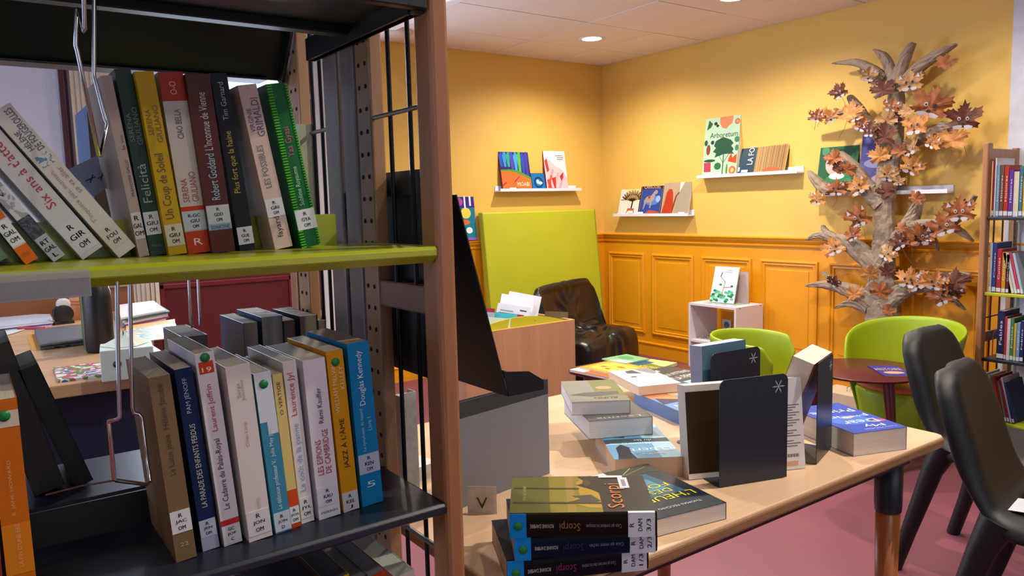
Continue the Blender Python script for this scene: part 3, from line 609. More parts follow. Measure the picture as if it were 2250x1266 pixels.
for b_,vol in zip(S,('1/3','2/3','3/3')):
    h=max(v.co.y for v in b_.children[1].data.vertices); t=max(v.co.z for v in b_.children[1].data.vertices)
    x0=-.0046; obj('call_sticker',MB().box(x0,x0+.006,.003,.042*h/.22+.001,.0005,t-.0003),STK,b_)
    mb=MB()
    for i,s in enumerate(('R','DAM',vol)): text(mb,s,(x0,.033-.0115*i,t/2),(0,0,-1),(0,1,0),min(.02,.006*len(s)),.006,INK,bold=.0001) if False else text(mb,s,(x0,.036-.012*i,t/2),(0,0,1),(0,1,0),min(.02,.006*len(s)),.006,INK,bold=.0001)
    obj('call_number',mb,None,b_)
    T2=frame((x0-.0006,.943*h,t/2),(0,0,1),(0,1,0),(-1,0,0)); obj('dot_sticker',MB().lathe([(0,.0004),(.006,.0003),(.006,-.001)],n=20,T=T2),M('#12803a',.4,name='green_dot'),b_)
lie('black and teal covered thriller L\'heure des fous lying right of the stacked trilogy',(1438,1143),(1596,1104),TZ,.030,.225,'#14202a','right',paper='#ddd2c6',prints=[
  ('poly',[(.15,.35),(.85,.35),(.75,.8),(.25,.85)],'#28566c'),('poly',[(.3,.45),(.7,.45),(.65,.7),(.35,.7)],'#3f86a0'),
  ('poly',[(0,.78),(.25,.82),(.5,.76),(.8,.84),(1,.8),(1,1),(0,1)],'#2e2e1c'),('line',(.2,.98),(.6,.8),.02,'#8a8450'),('line',(.7,.98),(.3,.78),.015,'#9a9460'),('line',(.9,.95),(.45,.84),.015,'#7c7844'),
  ('text',"L'HEURE",.5,.30,.8,.09,'up','#d8d028'),('text','DES',.55,.42,.3,.07,'up','#d8d028'),('text','FOUS',.5,.53,.55,.08,'up','#d8d028'),('line',(.3,.5),(.6,.58),.03,'#a8283a'),('text','THOMAS FECCHIO',.5,.13,.6,.03,'up','#c8d0d8'),('rect',.02,.3,.93,.99,'#d8d4cc')])
# fan of three
lie('novel Les murmures du lac with blue misty lake cover, lowest of the fan of three',(1350,1010),(1501,1003),TZ,.040,.225,'#b4ccdc','right',paper='#d8b898',prints=[
  ('rect',0,1,0,1,'#a9cfe4'),('rect',0,.7,0,.40,'#6f9fc4'),('rect',0,.62,.55,.85,'#5a96bc'),('rect',0,.6,.85,1,'#20303c'),('poly',[(0,.42),(.1,.44),(.3,.43),(.6,.45),(1,.44),(1,.56),(.8,.55),(.5,.57),(.2,.56),(0,.55)],'#3c4c58'),
  ('poly',[(.06,.0),(.34,.0),(.30,.16),(.33,.3),(.22,.40),(.12,.3),(.1,.12)],'#22262c'),('poly',[(.15,.62),(.35,.6),(.5,.95),(.3,1),(.05,.98)],'#1c2228'),
  ('text','Karine',.62,.10,.36,.05,'up','#cfe2ee'),('text','Lebert',.62,.22,.62,.10,'up','#cfe6f2'),('text','Les Murmures',.55,.41,.6,.05,'up','#e4eef4'),('text','du lac',.6,.50,.28,.05,'up','#e4eef4')])
lie('grey covered novel with white pages in the middle of the fan of three',(1294,926),(1434,915),TZ+.0405,.040,.215,'#5a5a5c','right',paper='#d4d8de',prints=[('rect',.02,.98,.02,.98,'#6a6866'),('poly',[(.3,.5),(.7,.45),(.8,.9),(.1,.8)],'#b4b6b8'),('text','Laetitia',.5,.07,.7,.05,'up','#d8d8d8')])
lie('small novel with field photo cover, topmost of the fan of three',(1256,884),(1385,879),TZ+.081,.030,.20,'#8a8676','right',paper='#d4d6de',prints=[('rect',.5,1,.2,1,'#7c8050'),('rect',0,.5,.1,1,'#8f8c86'),('poly',[(0,.3),(.4,.2),(.9,.3),(.9,.42),(.3,.4)],'#5c5a58'),('text','RUFIN',.62,.14,.4,.07,'up','#44463c'),('disc',.7,.6,.15,.08,'#b89a70')])
lie('lavender and white covered paperback with ink drawing at the far table corner',(1403,850),(1497,841),TZ+.036,.024,.20,'#d4d0dc','right',paper='#e0c8b0',prints=[('poly',[(.62,1),(1,1),(1,.72),(.85,.62),(.7,.8)],'#8a8a8c'),('poly',[(.3,.78),(.62,.7),(.55,.95),(.35,.92)],'#4a4a50'),('disc',.3,.55,.08,.03,'#3c3c44')])
lie('blue novel with orange wrestler masks under the lavender paperback',(1497,906),(1590,893),TZ,.034,.225,'#7090c8','left',paper='#dcc0a4',prints=[('rect',0,1,.0,1,'#7394cc'),('rect',0,1,.62,1,'#e08c5c'),('disc',.35,.55,.22,.12,'#e8955c'),('disc',.75,.72,.2,.1,'#ecc098'),('poly',[(0,.35),(.5,.4),(1,.35),(1,.5),(.5,.48),(.1,.62)],'#4c4460'),('text','MEXIQUE',.55,.22,.8,.12,'up','#f0f0f0')])
lie('light blue and black covered book with white capitals at the far right of the stack',(1534,846),(1600,830),TZ,.04,.22,'#8fc4e0','left',paper='#c4b6ac',prints=[('rect',0,1,.25,1,'#3c3836'),('text','LA FEMME',.5,.42,.85,.14,'up','#e8e4e0'),('text','QUI ATTEND',.5,.62,.85,.12,'up','#e8e4e0'),('rect',.1,.4,.84,.92,'#d8d4d4')])
lie('thick blue novel My Dear with white script title on the right of the table',(1876,953),(1993,938),TZ,.050,.215,'#2c46a8','right',paper='#d4c8ba',prints=[('rect',0,1,0,1,'#2f4cb0'),('disc',.45,.4,.35,.16,'#4474d0'),
  ('text','Casey McFadden',.6,.075,.6,.035,'up','#c8d4f0'),('text','My',.60,.17,.36,.10,'up','#e8f0fa'),('text','Dear',.55,.31,.62,.12,'up','#e8f0fa'),('text','F***ing',.5,.52,.85,.12,'up','#dceaf8'),('text','Prince',.5,.70,.8,.12,'up','#dceaf8'),('disc',.86,.28,.12,.04,'#c05a78'),('disc',.5,.47,.1,.035,'#d8a890')])
# black bookends with a star cut-out
def bookend(label,bl,br,tl,hz=.14,foot=.11,fdir=1,star=True):
    a=PZ(bl[0],bl[1],TZ); b=PZ(br[0],br[1],TZ); a.z=b.z=TZ+.0015
    u=(b-a); w_=u.length; u.normalize(); n=V((-u.y,u.x,0))*fdir
    FH=V((FW.x,FW.y,0)).normalized(); dr=ray(*tl); h=(CAM+dr*((a-CAM).dot(FH)/dr.dot(FH))).z-TZ
    t=thing('bookend',label,'bookend',mat=frame(a,u,n*1.0,V((0,0,1)) if fdir>0 else V((0,0,-1))) if False else Matrix.Translation(a)@Matrix(((u.x,n.x,0,0),(u.y,n.y,0,0),(0,0,1,0),(0,0,0,1))))
    mb=MB(); pts=rrect(0,w_,0,h,.014,6,(1,1,0,0)); pts=[(w_,0),(w_,h-.014)]+[(w_-.014+.014*math.cos(math.radians(k*15)),h-.014+.014*math.sin(math.radians(k*15))) for k in range(1,7)]+[(.014-.014*math.sin(math.radians(k*15)),h-.014+.014*math.cos(math.radians(k*15))) for k in range(0,7)]+[(0,0)]
    T=Matrix(((1,0,0,0),(0,0,-1,0),(0,1,0,0),(0,0,0,1)))
    mb.prism(pts,-.0007,.0007,T=T); obj('upright_plate',mb,NAVY,t)
    obj('foot_plate',MB().prism(rrect(0,w_,0,foot,.012,5),-.0012,.0002),NAVY,t)
    if star:
        mb=MB(); sm=M('#b8c0cc',.35,.3,var=0,name='bare_metal_star')
        for k in range(6):
            an=math.radians(60*k); ca,sa=math.cos(an),math.sin(an); r=.015; q=.0014
            cx,cz=w_-.022,h-.024
            for sy in (-.0010,):
                mb.add([(cx-sa*q*.4,sy,cz+ca*q*.4),(cx+ca*r*.6-sa*q,sy,cz+sa*r*.6+ca*q),(cx+ca*r,sy,cz+sa*r),(cx+ca*r*.6+sa*q,sy,cz+sa*r*.6-ca*q),(cx+sa*q*.4,sy,cz-ca*q*.4)],[(0,1,2,3,4)])
        obj('star_cutout',mb,sm,t)
    return t,a,u,n,w_,h
E1=bookend('nearest black metal bookend with star cut-out, in front of the white book',(1580,1073),(1728,1049),(1585,838),hz=None)
# books held by the bookends. K1 white book standing behind the near bookend
def stand(label,bl,br,h,t,cover,lean=0,into=None,z=TZ+.003,**k):
    a=PZ(bl[0],bl[1],TZ); b=PZ(br[0],br[1],TZ); a.z=b.z=z; u=(b-a); d=u.length; u.normalize(); n=V((-u.y,u.x,0))
    up=(V((0,0,1))*math.cos(lean)+n*math.sin(lean)); nn=-up.cross(u) if True else n
    # spine on the right end: x axis points left
    T=frame(b+(n*0),-u,up,(-u).cross(up)); return book(label,T,d,h,t,cover,**k)
a,u,n=E1[1],E1[2],E1[3]
def standing(label,org,u,n,d,h,t,cover,lean=0,spine='right',**k):
    """org: near-left bottom corner; u to the right; n away from the viewer; lean>0 tips the top away"""
    up=(V((0,0,1))*math.cos(lean)+n*math.sin(lean)).normalized()
    if spine=='right':
        x=-u; z=x.cross(up); o=org+u*d+(V((0,0,0)) if z.dot(n)>0 else (-z)*t)
        T=frame(o,x,up,z)
    else:
        x=u; z=x.cross(up); o=org+(V((0,0,0)) if z.dot(n)>0 else (-z)*t)
        T=frame(o,x,up,z)
    return book(label,T,d,h,t,cover,**k)
org=PZ(1514,1056,TZ); org.z=TZ+.0012
r_=PZ(1770,1030,TZ); uu=(r_-org); dd=uu.length; uu.z=0; uu.normalize(); nn=V((-uu.y,uu.x,0))
FH=V((FW.x,FW.y,0)).normalized(); dr=ray(1530,853); hh=(CAM+dr*((org-CAM).dot(FH)/dr.dot(FH))).z-TZ
d1=min(dd,.27); h1=max(.15,min(hh,.22))
k1=standing('white paperback held behind the nearest black bookend, back cover text at right',org,uu,nn,d1,h1,.034,'#e0dcda',lean=math.radians(7),spine='left',paper='#dedad6',group='books held by bookends')
mb=MB(); zf=-.0006
for i in range(17):
    y=h1*(.70-.028*i)
    if i in (9,13): continue
    mb.box(d1*.80,d1*(.965-.03*((i*7)%3)),y,y+.0016,-.0003,.0002)
zmin=min(v.co.z for v in k1.children[1].data.vertices)
# the face turned to the viewer may be z=0 or z=t
facez=0 if (k1.matrix_basis.to_3x3()@V((0,0,1))).dot(nn)>0 else .034
mbt=MB(T=Matrix.Translation((0,0,facez)))
for i in range(17):
    y=h1*(.70-.028*i)
    if i in (9,13): continue
    mbt.box(d1*.82,d1*(.97-.03*((i*7)%3)),y,y+.0016,-.0003,.0003,M('#6a6468',.6,var=0,name='printed_text'))
for i in range(14): mbt.box(d1*(.84+.008*i),d1*(.84+.008*i)+(.0004+.0004*(i%3)),h1*.135,h1*.17,-.0003,.0003,INK)
mbt.box(d1*.84,d1*.94,h1*.04,h1*.09,-.0003,.0003,mk('#d8a888')); 
mbt.box(.001,d1*.5,h1*.06,h1*.93,-.0003,.0003,mk('#3a2c20'))
obj('cover_print',mbt,None,k1)
E2=bookend('second black metal bookend with star cut-out, before the teal book',(1561,1000),(1668,972),(1562,780),hz=.15)
org2=E2[1]+E2[3]*.004-E2[2]*.012; org2.z=TZ+.0012
standing('tall teal and lavender book held between the two black bookends',org2,E2[2],E2[3],.135,E2[5]+.016,.034,'#4a6a7c',lean=math.radians(3),spine='left',paper='#cdd2de',group='books held by bookends',spine_col='#a9b0cc')
E3=bookend('black metal bookend seen nearly edge-on at right, propping the thick leaning book',(1793,1022),(1826,985),(1797,800),hz=.165,fdir=1)
# thick book leaning against it
a3,u3,n3=E3[1],E3[2],E3[3]
o3=a3+n3*.075-u3*.015; o3.z=TZ+.0012
L=math.radians(-19); up=(V((0,0,1))*math.cos(L)+n3*math.sin(L)).normalized(); z=(u3).cross(up)
kk=book('thick paperback leaning against the edge-on bookend, cream pages uppermost',frame(o3+u3*.15,-u3,up,(-u3).cross(up)),.15,.222,.045,'#6a3a28',paper='#e4d4c0',group='books held by bookends')
# standing books at the left end of the table
a=PZ(1110,1095,TZ); b=PZ(1209,1041,TZ)
g=thing('linen_binder','large grey linen binder standing on the table beside the bookcase post','binder',(-3.6,-3.68,TZ))
GL=M('#77777f',.85,var=.10,scale=900,bump=.3,bscale=900,name='grey_linen'); GD=M('#2e2f34',.8,var=.35,scale=420,bump=.3,bscale=700,name='charcoal_linen')
lb=V((-3.80,-3.735,TZ)); rb=PY(1208,1041,-3.69); rb.z=TZ; uu=(rb-lb); uu.z=0; W_=uu.length; uu.normalize(); nn=V((-uu.y,uu.x,0)); T=frame(lb,uu,nn,(0,0,1))
g.matrix_basis=T; Hh=.195
obj('front_cover',MB().box(0,W_,0,.0025,0,Hh-.03),GL,g); obj('cover_band',MB().box(0,W_,0.0002,.0027,Hh-.03,Hh),GD,g)
obj('rear_cover',MB().add([(W_,.03,0),(W_-.28,.035,0),(W_-.28,.012,Hh),(W_-.002,.007,Hh)],[(0,1,2,3)]),GD,g,solid=.0025)
obj('pages',MB().add([(W_-.27,.004,0.003),(W_-.004,.004,.003),(W_-.004,.026,.003),(W_-.27,.026,.003),(W_-.27,.004,Hh-.004),(W_-.008,.004,Hh-.004),(W_-.008,.007,Hh-.004),(W_-.27,.007,Hh-.004)],[(0,1,2,3),(7,6,5,4),(0,4,5,1),(1,5,6,2),(2,6,7,3),(3,7,4,0)]),pages_mat('#c9c9d8'),g)
pl=PZ(1028,1128,TZ); pr_=PZ(1092,1130,TZ)
u4=(pr_-pl); u4.z=0; w4=u4.length; u4.normalize(); n4=V((-u4.y,u4.x,0))
cdx=thing('printed_card','small white folded card with a stencilled V at the foot of the grey binder','card',mat=frame(pl,u4,n4,(0,0,1)))
obj('card',MB().box(0,w4,0,.001,0.0005,.050),M('#c0bcbc',.6,var=.14,scale=60,name='mottled_card'),cdx)
mb=MB(); text(mb,'V',(w4*.5,-.0004,.02),(1,0,0),(0,0,1),.02,.02,M('#2c2c34',.6,var=0)); obj('letter',mb,None,cdx)
# open book and paperback seen between bookcase rods
bl=PZ(842,1064,TZ)
Pp=PY(838,1050,-3.45); 
bk=thing('open_book','book standing open with printed page, seen between the bookcase rods','book',(-3.66,-3.42,TZ),math.radians(-20))
p1=PZ(905,1085,TZ); p0=PZ(800,1030,TZ); u5=(p1-p0); u5.z=0; u5.normalize(); n5=V((-u5.y,u5.x,0)); bk.matrix_basis=frame(p1,u5,n5,(0,0,1))
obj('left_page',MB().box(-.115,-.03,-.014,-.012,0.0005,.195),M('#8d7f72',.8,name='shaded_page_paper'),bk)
mb=MB()
for i in range(24):
    if i in (5,11,12,18): continue
    mb.box(-.108,-.04-.012*((i*5)%4),-.0144,-.0139,.18-.0068*i,.1815-.0068*i)
obj('printed_lines',mb,M('#4a4042',.7,var=0,name='printed_text'),bk)
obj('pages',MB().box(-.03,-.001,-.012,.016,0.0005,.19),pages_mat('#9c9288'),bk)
obj('cover',MB().box(-.001,0.0005,-.016,.018,0,.197).box(-.03,.0,.016,.0175,0,.197),M('#aba5a8',.5,var=.15,scale=60,name='worn_white_cover'),bk)
lie('white paperback lying behind the post at the left of the table',(915,1030),(962,1013),TZ,.03,.17,'#dcdce0','left',paper='#c0bab6',prints=[('text','Réveil',.5,.5,.6,.1,'up','#3a3a44')])
# ------------------------------------------------------------------ desk behind the bookcase
DZ=.85
dk=thing('reception_desk','pale wood desk with navy front panel behind the bookcase at left','desk',(-4.3,-2.0,0))
fl=PZ(136,845,DZ); fr=PZ(256,831,DZ); bkk=PZ(330,700,DZ)
yf=(fl.y+fr.y)/2; xr=PZ(400,800,DZ).x
DW=wood('#d2ad88','#b8926c','x',name='desk_laminate')
obj('desktop',MB().box(-5.4,xr,yf,yf+1.55,DZ-.032,DZ),DW,dk,world=True,bevel=.003)
obj('front_panel',MB().box(-5.35,xr-.05,yf+.06,yf+.08,.38,DZ-.032),M('#141a38',.5,name='navy_panel'),dk,world=True)
obj('kick_panel',MB().box(-5.35,xr-.05,yf+.2,yf+.22,.0,.38),M('#6c6880',.6,name='grey_violet_panel'),dk,world=True)
obj('side_panel',MB().box(xr-.05,xr-.025,yf+.08,yf+1.5,0,DZ-.032),DW,dk,world=True)
rs=thing('desk_riser','brown wooden riser shelf at the back of the desk','shelf',(-4.6,yf+1.5,DZ))
rz=PY(0,700,yf+1.45).z
obj('riser_board',MB().box(-5.4,PY(172,640,yf+1.45).x+.2,yf+1.44,yf+1.46,DZ,DZ+.10),wood('#8a5430','#6e3f22','x'),rs,world=True)
obj('riser_top',MB().box(-5.4,PY(172,640,yf+1.45).x+.2,yf+1.43,yf+1.70,DZ+.10,DZ+.115),wood('#b48a64','#98704e','x'),rs,world=True)
t=thing('tray_strip','grey and white plastic strip lying on the desk riser','strip',(-4.5,yf+1.55,DZ+.115))
obj('strip',MB().box(-4.9,-4.05,yf+1.50,yf+1.56,DZ+.115,DZ+.13),M('#a9adb4',.4,name='grey_plastic'),t,world=True); obj('end_cap',MB().box(-4.05,-3.98,yf+1.50,yf+1.56,DZ+.115,DZ+.132),WHITE,t,world=True)
def flat(name,label,cat,pts,z,th,mat,edge=None,pname='body',group=None,bev=0,extra=None):
    P=[PZ(x,y,z) for x,y in pts]; c=sum(P,V((0,0,0)))/len(P)
    t=thing(name,label,cat,(c.x,c.y,z),group=group); mb=MB(); mb.prism([(p.x,p.y) for p in P],z,z+th); obj(pname,mb,mat,t,world=True,bevel=bev); return t,P
t,P=flat('laptop','closed grey laptop lying on the desk','laptop',[(88,771),(198,757),(190,722),(76,735)],DZ,.010,M('#5c6068',.4,.3,name='laptop_grey'),bev=.004,pname='base')
obj('lid',MB().prism([(p.x,p.y) for p in P],DZ+.0105,DZ+.018),M('#676b74',.35,.4,name='laptop_lid'),t,world=True,bevel=.004)
m_=(P[0]+P[1])/2; mb=MB(); mb.box(-.03,-.012,-.0008,.001,.003,.007).box(.0,.012,-.0008,.001,.003,.007); mb2=MB(T=Matrix.Translation((m_.x,m_.y,DZ))@Matrix.Rotation(math.atan2((P[1]-P[0]).y,(P[1]-P[0]).x),4,'Z')); mb2.box(-.03,-.012,-.0012,.001,.003,.007).box(.0,.012,-.0012,.001,.003,.007); obj('port',mb2,BLACK,t,world=True)
flat('envelope','orange kraft envelope under the laptop corner','envelope',[(70,770),(100,770),(72,730),(60,742)],DZ,.001,mk('#d8a040'),pname='paper')
bp=PZ(222,772,DZ)
t=thing('water_bottle','matt black metal water bottle standing on the desk','bottle',(bp.x,bp.y,DZ))
R=.0385
obj('body',MB().lathe([(0,0),(R*.93,.001),(R,.008),(R,.16),(R*.96,.175),(R*.72,.205),(R*.55,.222),(R*.5,.235),(0,.235)],n=32),M('#0d1018',.38,name='matt_black_bottle'),t)
obj('cap',MB().lathe([(0,.2355),(R*.52,.236),(R*.52,.262),(R*.45,.268),(0,.268)],n=28),M('#14161c',.4),t)
mb=MB(); 
for k in range(5): a=math.radians(72*k-90)
obj('star_mark',MB().add([(-R-.0006,.0+.007*math.cos(math.radians(36*k))*(1 if k%2==0 else .4),.075+.007*math.sin(math.radians(36*k))*(1 if k%2==0 else .4)) for k in range(10)],[list(range(10))]),M('#8a8a80',.5),t)
# upright green and white booklet next to the bottle
q0=PZ(188,772,DZ); q1=PZ(176,740,DZ)
dirv=(q1-q0); dirv.z=0; dirv.normalize(); nrm=V((dirv.y,-dirv.x,0))
book('thin green and white booklet standing left of the black bottle',frame(q0,dirv,(0,0,1),dirv.cross(V((0,0,1)))),.15,.19,.012,'#4a6a30',group='items on the desk',spine_col='#d8d8e0')
# tape dispenser
tp=PZ(140,712,DZ)
t=thing('tape_dispenser','small black tape dispenser with a white roll at the back of the desk','tape dispenser',(tp.x,tp.y,DZ),math.radians(10))
T=Matrix.Rotation(PI/2,4,'X')
obj('housing',MB().lathe([(0,-.012),(.034,-.012),(.036,0),(.034,.012),(0,.012)],n=28,T=Matrix.Translation((0,0,.037))@T).box(-.034,.034,-.012,.012,0,.012),M('#14151a',.35),t,bevel=.002)
obj('tape_roll',MB().lathe([(.010,-.010),(.022,-.010),(.022,.010),(.010,.010)],n=24,T=Matrix.Translation((.004,-.0,.074))@T),M('#c9c6c8',.5),t)
tc_=PZ(174,702,DZ)
t=thing('cardboard_tube','peach cardboard cup tied with elastic bands at the back of the desk','cup',(tc_.x,tc_.y,DZ))
obj('cup',MB().lathe([(0,0),(.026,0),(.030,.12),(.028,.12),(.024,.003)],n=24),M('#c8845c',.7),t); obj('band',MB().lathe([(.0285,.058),(.0295,.06),(.0285,.064)],n=24).lathe([(.0288,.07),(.0298,.072),(.0288,.075)],n=24),M('#a8603a',.6),t)
obj('rim_foil',MB().lathe([(.0302,.108),(.0306,.120)],n=24),M('#d8c8d0',.4),t)
# paper piles
def papers(label,pts,n,cols,th=.004,name='paper_stack',z=DZ,cat='papers'):
    P=[PZ(x,y,z) for x,y in pts]; c=sum(P,V((0,0,0)))/len(P); t=thing(name,label,cat,(c.x,c.y,z))
    for k in range(n):
        R_=Matrix.Translation((c.x,c.y,0))@Matrix.Rotation(random.uniform(-.06,.06),4,'Z')@Matrix.Translation((-c.x+random.uniform(-.006,.006),-c.y+random.uniform(-.006,.006),0))
        mb=MB(T=R_); mb.prism([(p.x,p.y) for p in P],z+k*(th+.0003),z+k*(th+.0003)+th); obj('sheet',mb,mk(cols[k%len(cols)],.6),t,world=True)
    return t
papers('pile of blue and white printed forms at the far left of the desk',[(-60,735),(112,716),(112,700),(-50,700)],4,['#c8cce0','#4a50a0','#d4d6e4','#b9bfd4'])
papers('loose white sheets with blue pen at the left desk edge',[(-60,760),(28,735),(52,726),(-60,738)],2,['#d8dae4','#cdd3e0'],.002)
t=thing('pen','pink and red ballpoint pen on the desk','pen',PZ(85,727,DZ)+V((0,0,.005))); obj('barrel',MB().tube([PZ(40,724,DZ)+V((0,0,.005)),PZ(98,724,DZ)+V((0,0,.005))],.0045,10),M('#c02a48',.3),t,world=True); obj('cap',MB().tube([PZ(98,724,DZ)+V((0,0,.005)),PZ(109,722,DZ)+V((0,0,.005))],.0052,10),M('#d86a80',.3),t,world=True)
papers('stack of leaflets and magazines at the right of the desk',[(268,722),(368,703),(345,680),(265,690)],6,['#c8c4cc','#8a4a78','#d8d4d8','#b8c0c4','#40585c','#d0ccd0'],.006)
papers('colourful children magazine lying on the desk by the tissue box',[(285,752),(390,738),(382,706),(276,722)],2,[ '#d8d8e0','#d8a860'],.004)
tg,P=flat('magazine','orange, blue and white illustrated magazine on top of the desk pile','magazine',[(287,757),(392,741),(384,711),(276,727)],DZ+.009,.003,art(['#e0e4ea','#4aa0c8','#d8a050','#e8d0a0','#b85a58'],22,dist=.5),pname='pages')
tg,P=flat('magazine','bright magazine with green, pink and blue cover at the front desk edge','magazine',[(128,842),(255,825),(232,800),(118,812)],DZ,.006,art(['#e4e6ea','#d04a88','#5a9a40','#e8e8e4','#3a6ac8','#c83a3a'],24,dist=.5),pname='pages')
# tissue box
b0=PZ(247,838,DZ); 
t=thing('tissue_box','white cube tissue box with a tissue pulled out, on the desk','tissue box',(PZ(280,825,DZ).x,PZ(280,825,DZ).y,DZ),math.radians(-8))
TM=M('#c4d4d0',.6,name='tissue_box_card'); obj('box',MB().box(-.055,.06,-.055,.06,0,.075),TM,t,bevel=.002)
mb=MB(); T2=frame((-.02,-.0556,.04),(1,0,0),(0,0,1),(0,-1,0)); mb.lathe([(.006,.0002),(.009,.0004)],n=18,T=T2); obj('logo',mb,M('#26303a',.5),t)
def tis(u,v): a=u*2*PI; r=.04*(1-v)+.006; return (r*math.cos(a)*(1+.3*math.sin(3*a)),r*math.sin(a)*(1+.25*math.cos(2*a)),.076+v*.03+.006*math.sin(4*a)*v)
obj('tissue',MB().grid(tis,24,6,closeu=True),M('#d8e4dc',.8),t)
# ------------------------------------------------------------------ picture ledges on the walls
LW=M('#dfe0ee',.35,var=.01,name='white_ledge_lacquer')
def ledge(label,axis,a,b,z,D=.08):
    """axis y: on the right wall from y=a (far) to y=b (near); axis x: on the back wall"""
    def P(d,t): return (-d,t) if axis=='y' else (t,-d)
    t=thing('picture_ledge',label,'picture ledge',(*P(0,(a+b)/2),z),group='white picture ledges')
    lo,hi=min(a,b),max(a,b)
    def bx(d0,d1,z0,z1): 
        (x0,y0),(x1,y1)=P(d0,lo),P(d1,hi); return MB().box(min(x0,x1),max(x0,x1),min(y0,y1),max(y0,y1),z0,z1)
    obj('board',bx(0,D,z,z+.010),LW,t,world=True,bevel=.001)
    obj('front_lip',bx(D-.006,D,z+.010,z+.022),LW,t,world=True,bevel=.001)
    obj('back_rail',bx(0.0005,.008,z+.010,z+.045),LW,t,world=True,bevel=.001)
    return t
ledge('white ledge on the back wall left of the corner, above the green mat','x',-1.125,-.315,1.348)
ledge('white ledge on the right wall nearest the corner, holding three books','y',-.20,-1.0,1.130)
ledge('white ledge on the right wall holding the Arboretum and La Forêt books','y',-1.085,-1.915,1.403)
ledge('white ledge on the right wall behind the cardboard tree','y',-2.02,-2.845,1.250)
def facing(label,axis,t0,w_,h,z,lean,cover,prints=(),th=.012,D=.052,paper='#d8d2c8',cat='book',hard=True,group='picture books on the wall ledges'):
    """cover towards the room; t0 = left edge as the viewer sees it; leans back on the wall"""
    L=math.radians(lean)
    if axis=='y': out=V((-1,0,0)); rt=V((0,-1,0)); base=V((-D,t0,z))
    else: out=V((0,-1,0)); rt=V((1,0,0)); base=V((t0,-D,z))
    up=(V((0,0,1))*math.cos(L)-out*math.sin(L)).normalized(); nz=rt.cross(up)
    T=frame(base-nz*th,rt,up,nz)
    return book(label,T,w_,h,th,cover,paper=paper,hard=hard,prints=prints,group=group)
Z1=1.3585
blue=[('poly',[(.03+.12*k,.50-.035*k*(k>2)),(.10+.12*k,.50-.035*k*(k>2)),(.13+.12*k,.72+.05*(k%3)),(.08+.12*k,.84+.04*(k%2)),(.0+.12*k,.74)],['#2a52b8','#3a8ad0','#2f9e86','#4a48b0','#3f9ad8','#58a850','#2c4cae','#4a3aa0'][k]) for k in range(8)]
facing('Moabi picture book, orange ground under blue trees, left on the ledge','x',-1.085,.285,.365,Z1,10,'#5a1f28',[('rect',.02,1,.0,1,'#2c2a6c'),('rect',.02,1,.93,.99,'#7a3aa0')]+blue+[
  ('poly',[(.02,.44),(.3,.45),(.6,.42),(1,.28),(1,.20),(.02,.30)],'#4f8c30'),('poly',[(.02,0),(1,0),(1,.22),(.75,.31),(.5,.38),(.25,.41),(.02,.41)],'#dc6a34'),
  ('line',(.42,.17),(.62,.30),.03,'#8a2c50'),('line',(.03,.10),(.16,.17),.03,'#8a2c50'),('line',(.44,.0),(.5,.05),.03,'#8a2c50'),('text','MOABI',.72,.13,.40,.085,'up','#ecdcc0'),('rect',.24,.46,.015,.055,'#e6e4ea')])
facing('tiny blue picture book with white blot in the middle of the ledge','x',-.795,.135,.135,Z1,12,'#0c2a48',[('rect',.02,.98,.02,.98,'#1a6ab0'),('disc',.5,.45,.34,.34,'#123a6a'),('disc',.5,.45,.22,.22,'#1f74bc'),('disc',.45,.5,.09,.13,'#cfe8f4'),('disc',.62,.42,.16,.09,'#cfe8f4')])
rd=[('disc',.12+.76*((k*37)%23)/23,.06+.5*((k*53)%29)/29*(1-.3*((k*37)%23)/23),.05,.035,['#d8949a','#c8b8cc','#e0a8b0','#c05a50','#b8a0b8'][k%5]) for k in range(46)]
facing('white picture book with red leaf drawing, right on the ledge','x',-.655,.225,.315,Z1,9,'#8a3038',[('rect',.02,1,0,1,'#dcd8e6'),('poly',[(.02,.02),(1,.02),(1,.30),(.8,.52),(.5,.62),(.25,.78),(.05,.86)],'#dfb8c0')]+rd+[
  ('poly',[(.04,.75),(.14,.80),(.2,.5),(.1,.45)],'#b83c38'),('poly',[(.28,.30),(.46,.33),(.42,.05),(.36,.02)],'#b4342e'),('poly',[(.66,.36),(.84,.46),(.80,.3),(.7,.22)],'#b4342e'),('poly',[(.06,.26),(.2,.28),(.24,.02),(.1,.02)],'#c04440'),
  ('rect',.55,.9,.875,.885,'#7a7a88'),('rect',.62,.9,.83,.84,'#7a7a88'),('rect',.60,.9,.785,.795,'#7a7a88'),('rect',.2,.55,.02,.045,'#5a5a60')])
Z2=1.1405
def treeprint(cx,cy,s,col):
    out=[('line',(cx,cy-.22*s),(cx+.02,cy),.05,col)]
    for k in range(11):
        a=math.radians(15+15*k); x=cx+.30*s*math.cos(a); y=cy+.02+.30*s*math.sin(a)*.72
        out.append(('line',(cx+.01,cy),(x,y),.022,col)); 
        for da in (-.35,.3): out.append(('line',(cx+(x-cx)*.55,cy+(y-cy)*.55),(cx+(x-cx)*.55+.2*s*math.cos(a+da),cy+(y-cy)*.55+.2*s*math.sin(a+da)*.72),.014,col))
        out.append(('disc',cx+.26*s*math.cos(a+.12),cy+.22*s*math.sin(a+.12),.025,.02,'#e0a850'))
    return out
facing('cream picture book with a drawn branching tree, left of three near the corner','y',-.222,.29,.275,Z2,14,'#d8d0c6',[('rect',0,1,0,1,'#ddd4cc'),('disc',.52,.62,.30,.25,'#ecca94')]+treeprint(.5,.42,1.25,'#2a1a12')+[('rect',.36,.62,.14,.20,'#b85a3c'),('line',(.38,.14),(.33,.06),.015,'#2a1a12'),('line',(.6,.14),(.64,.06),.015,'#2a1a12'),('rect',.42,.6,.02,.05,'#8a8a90')],th=.009)
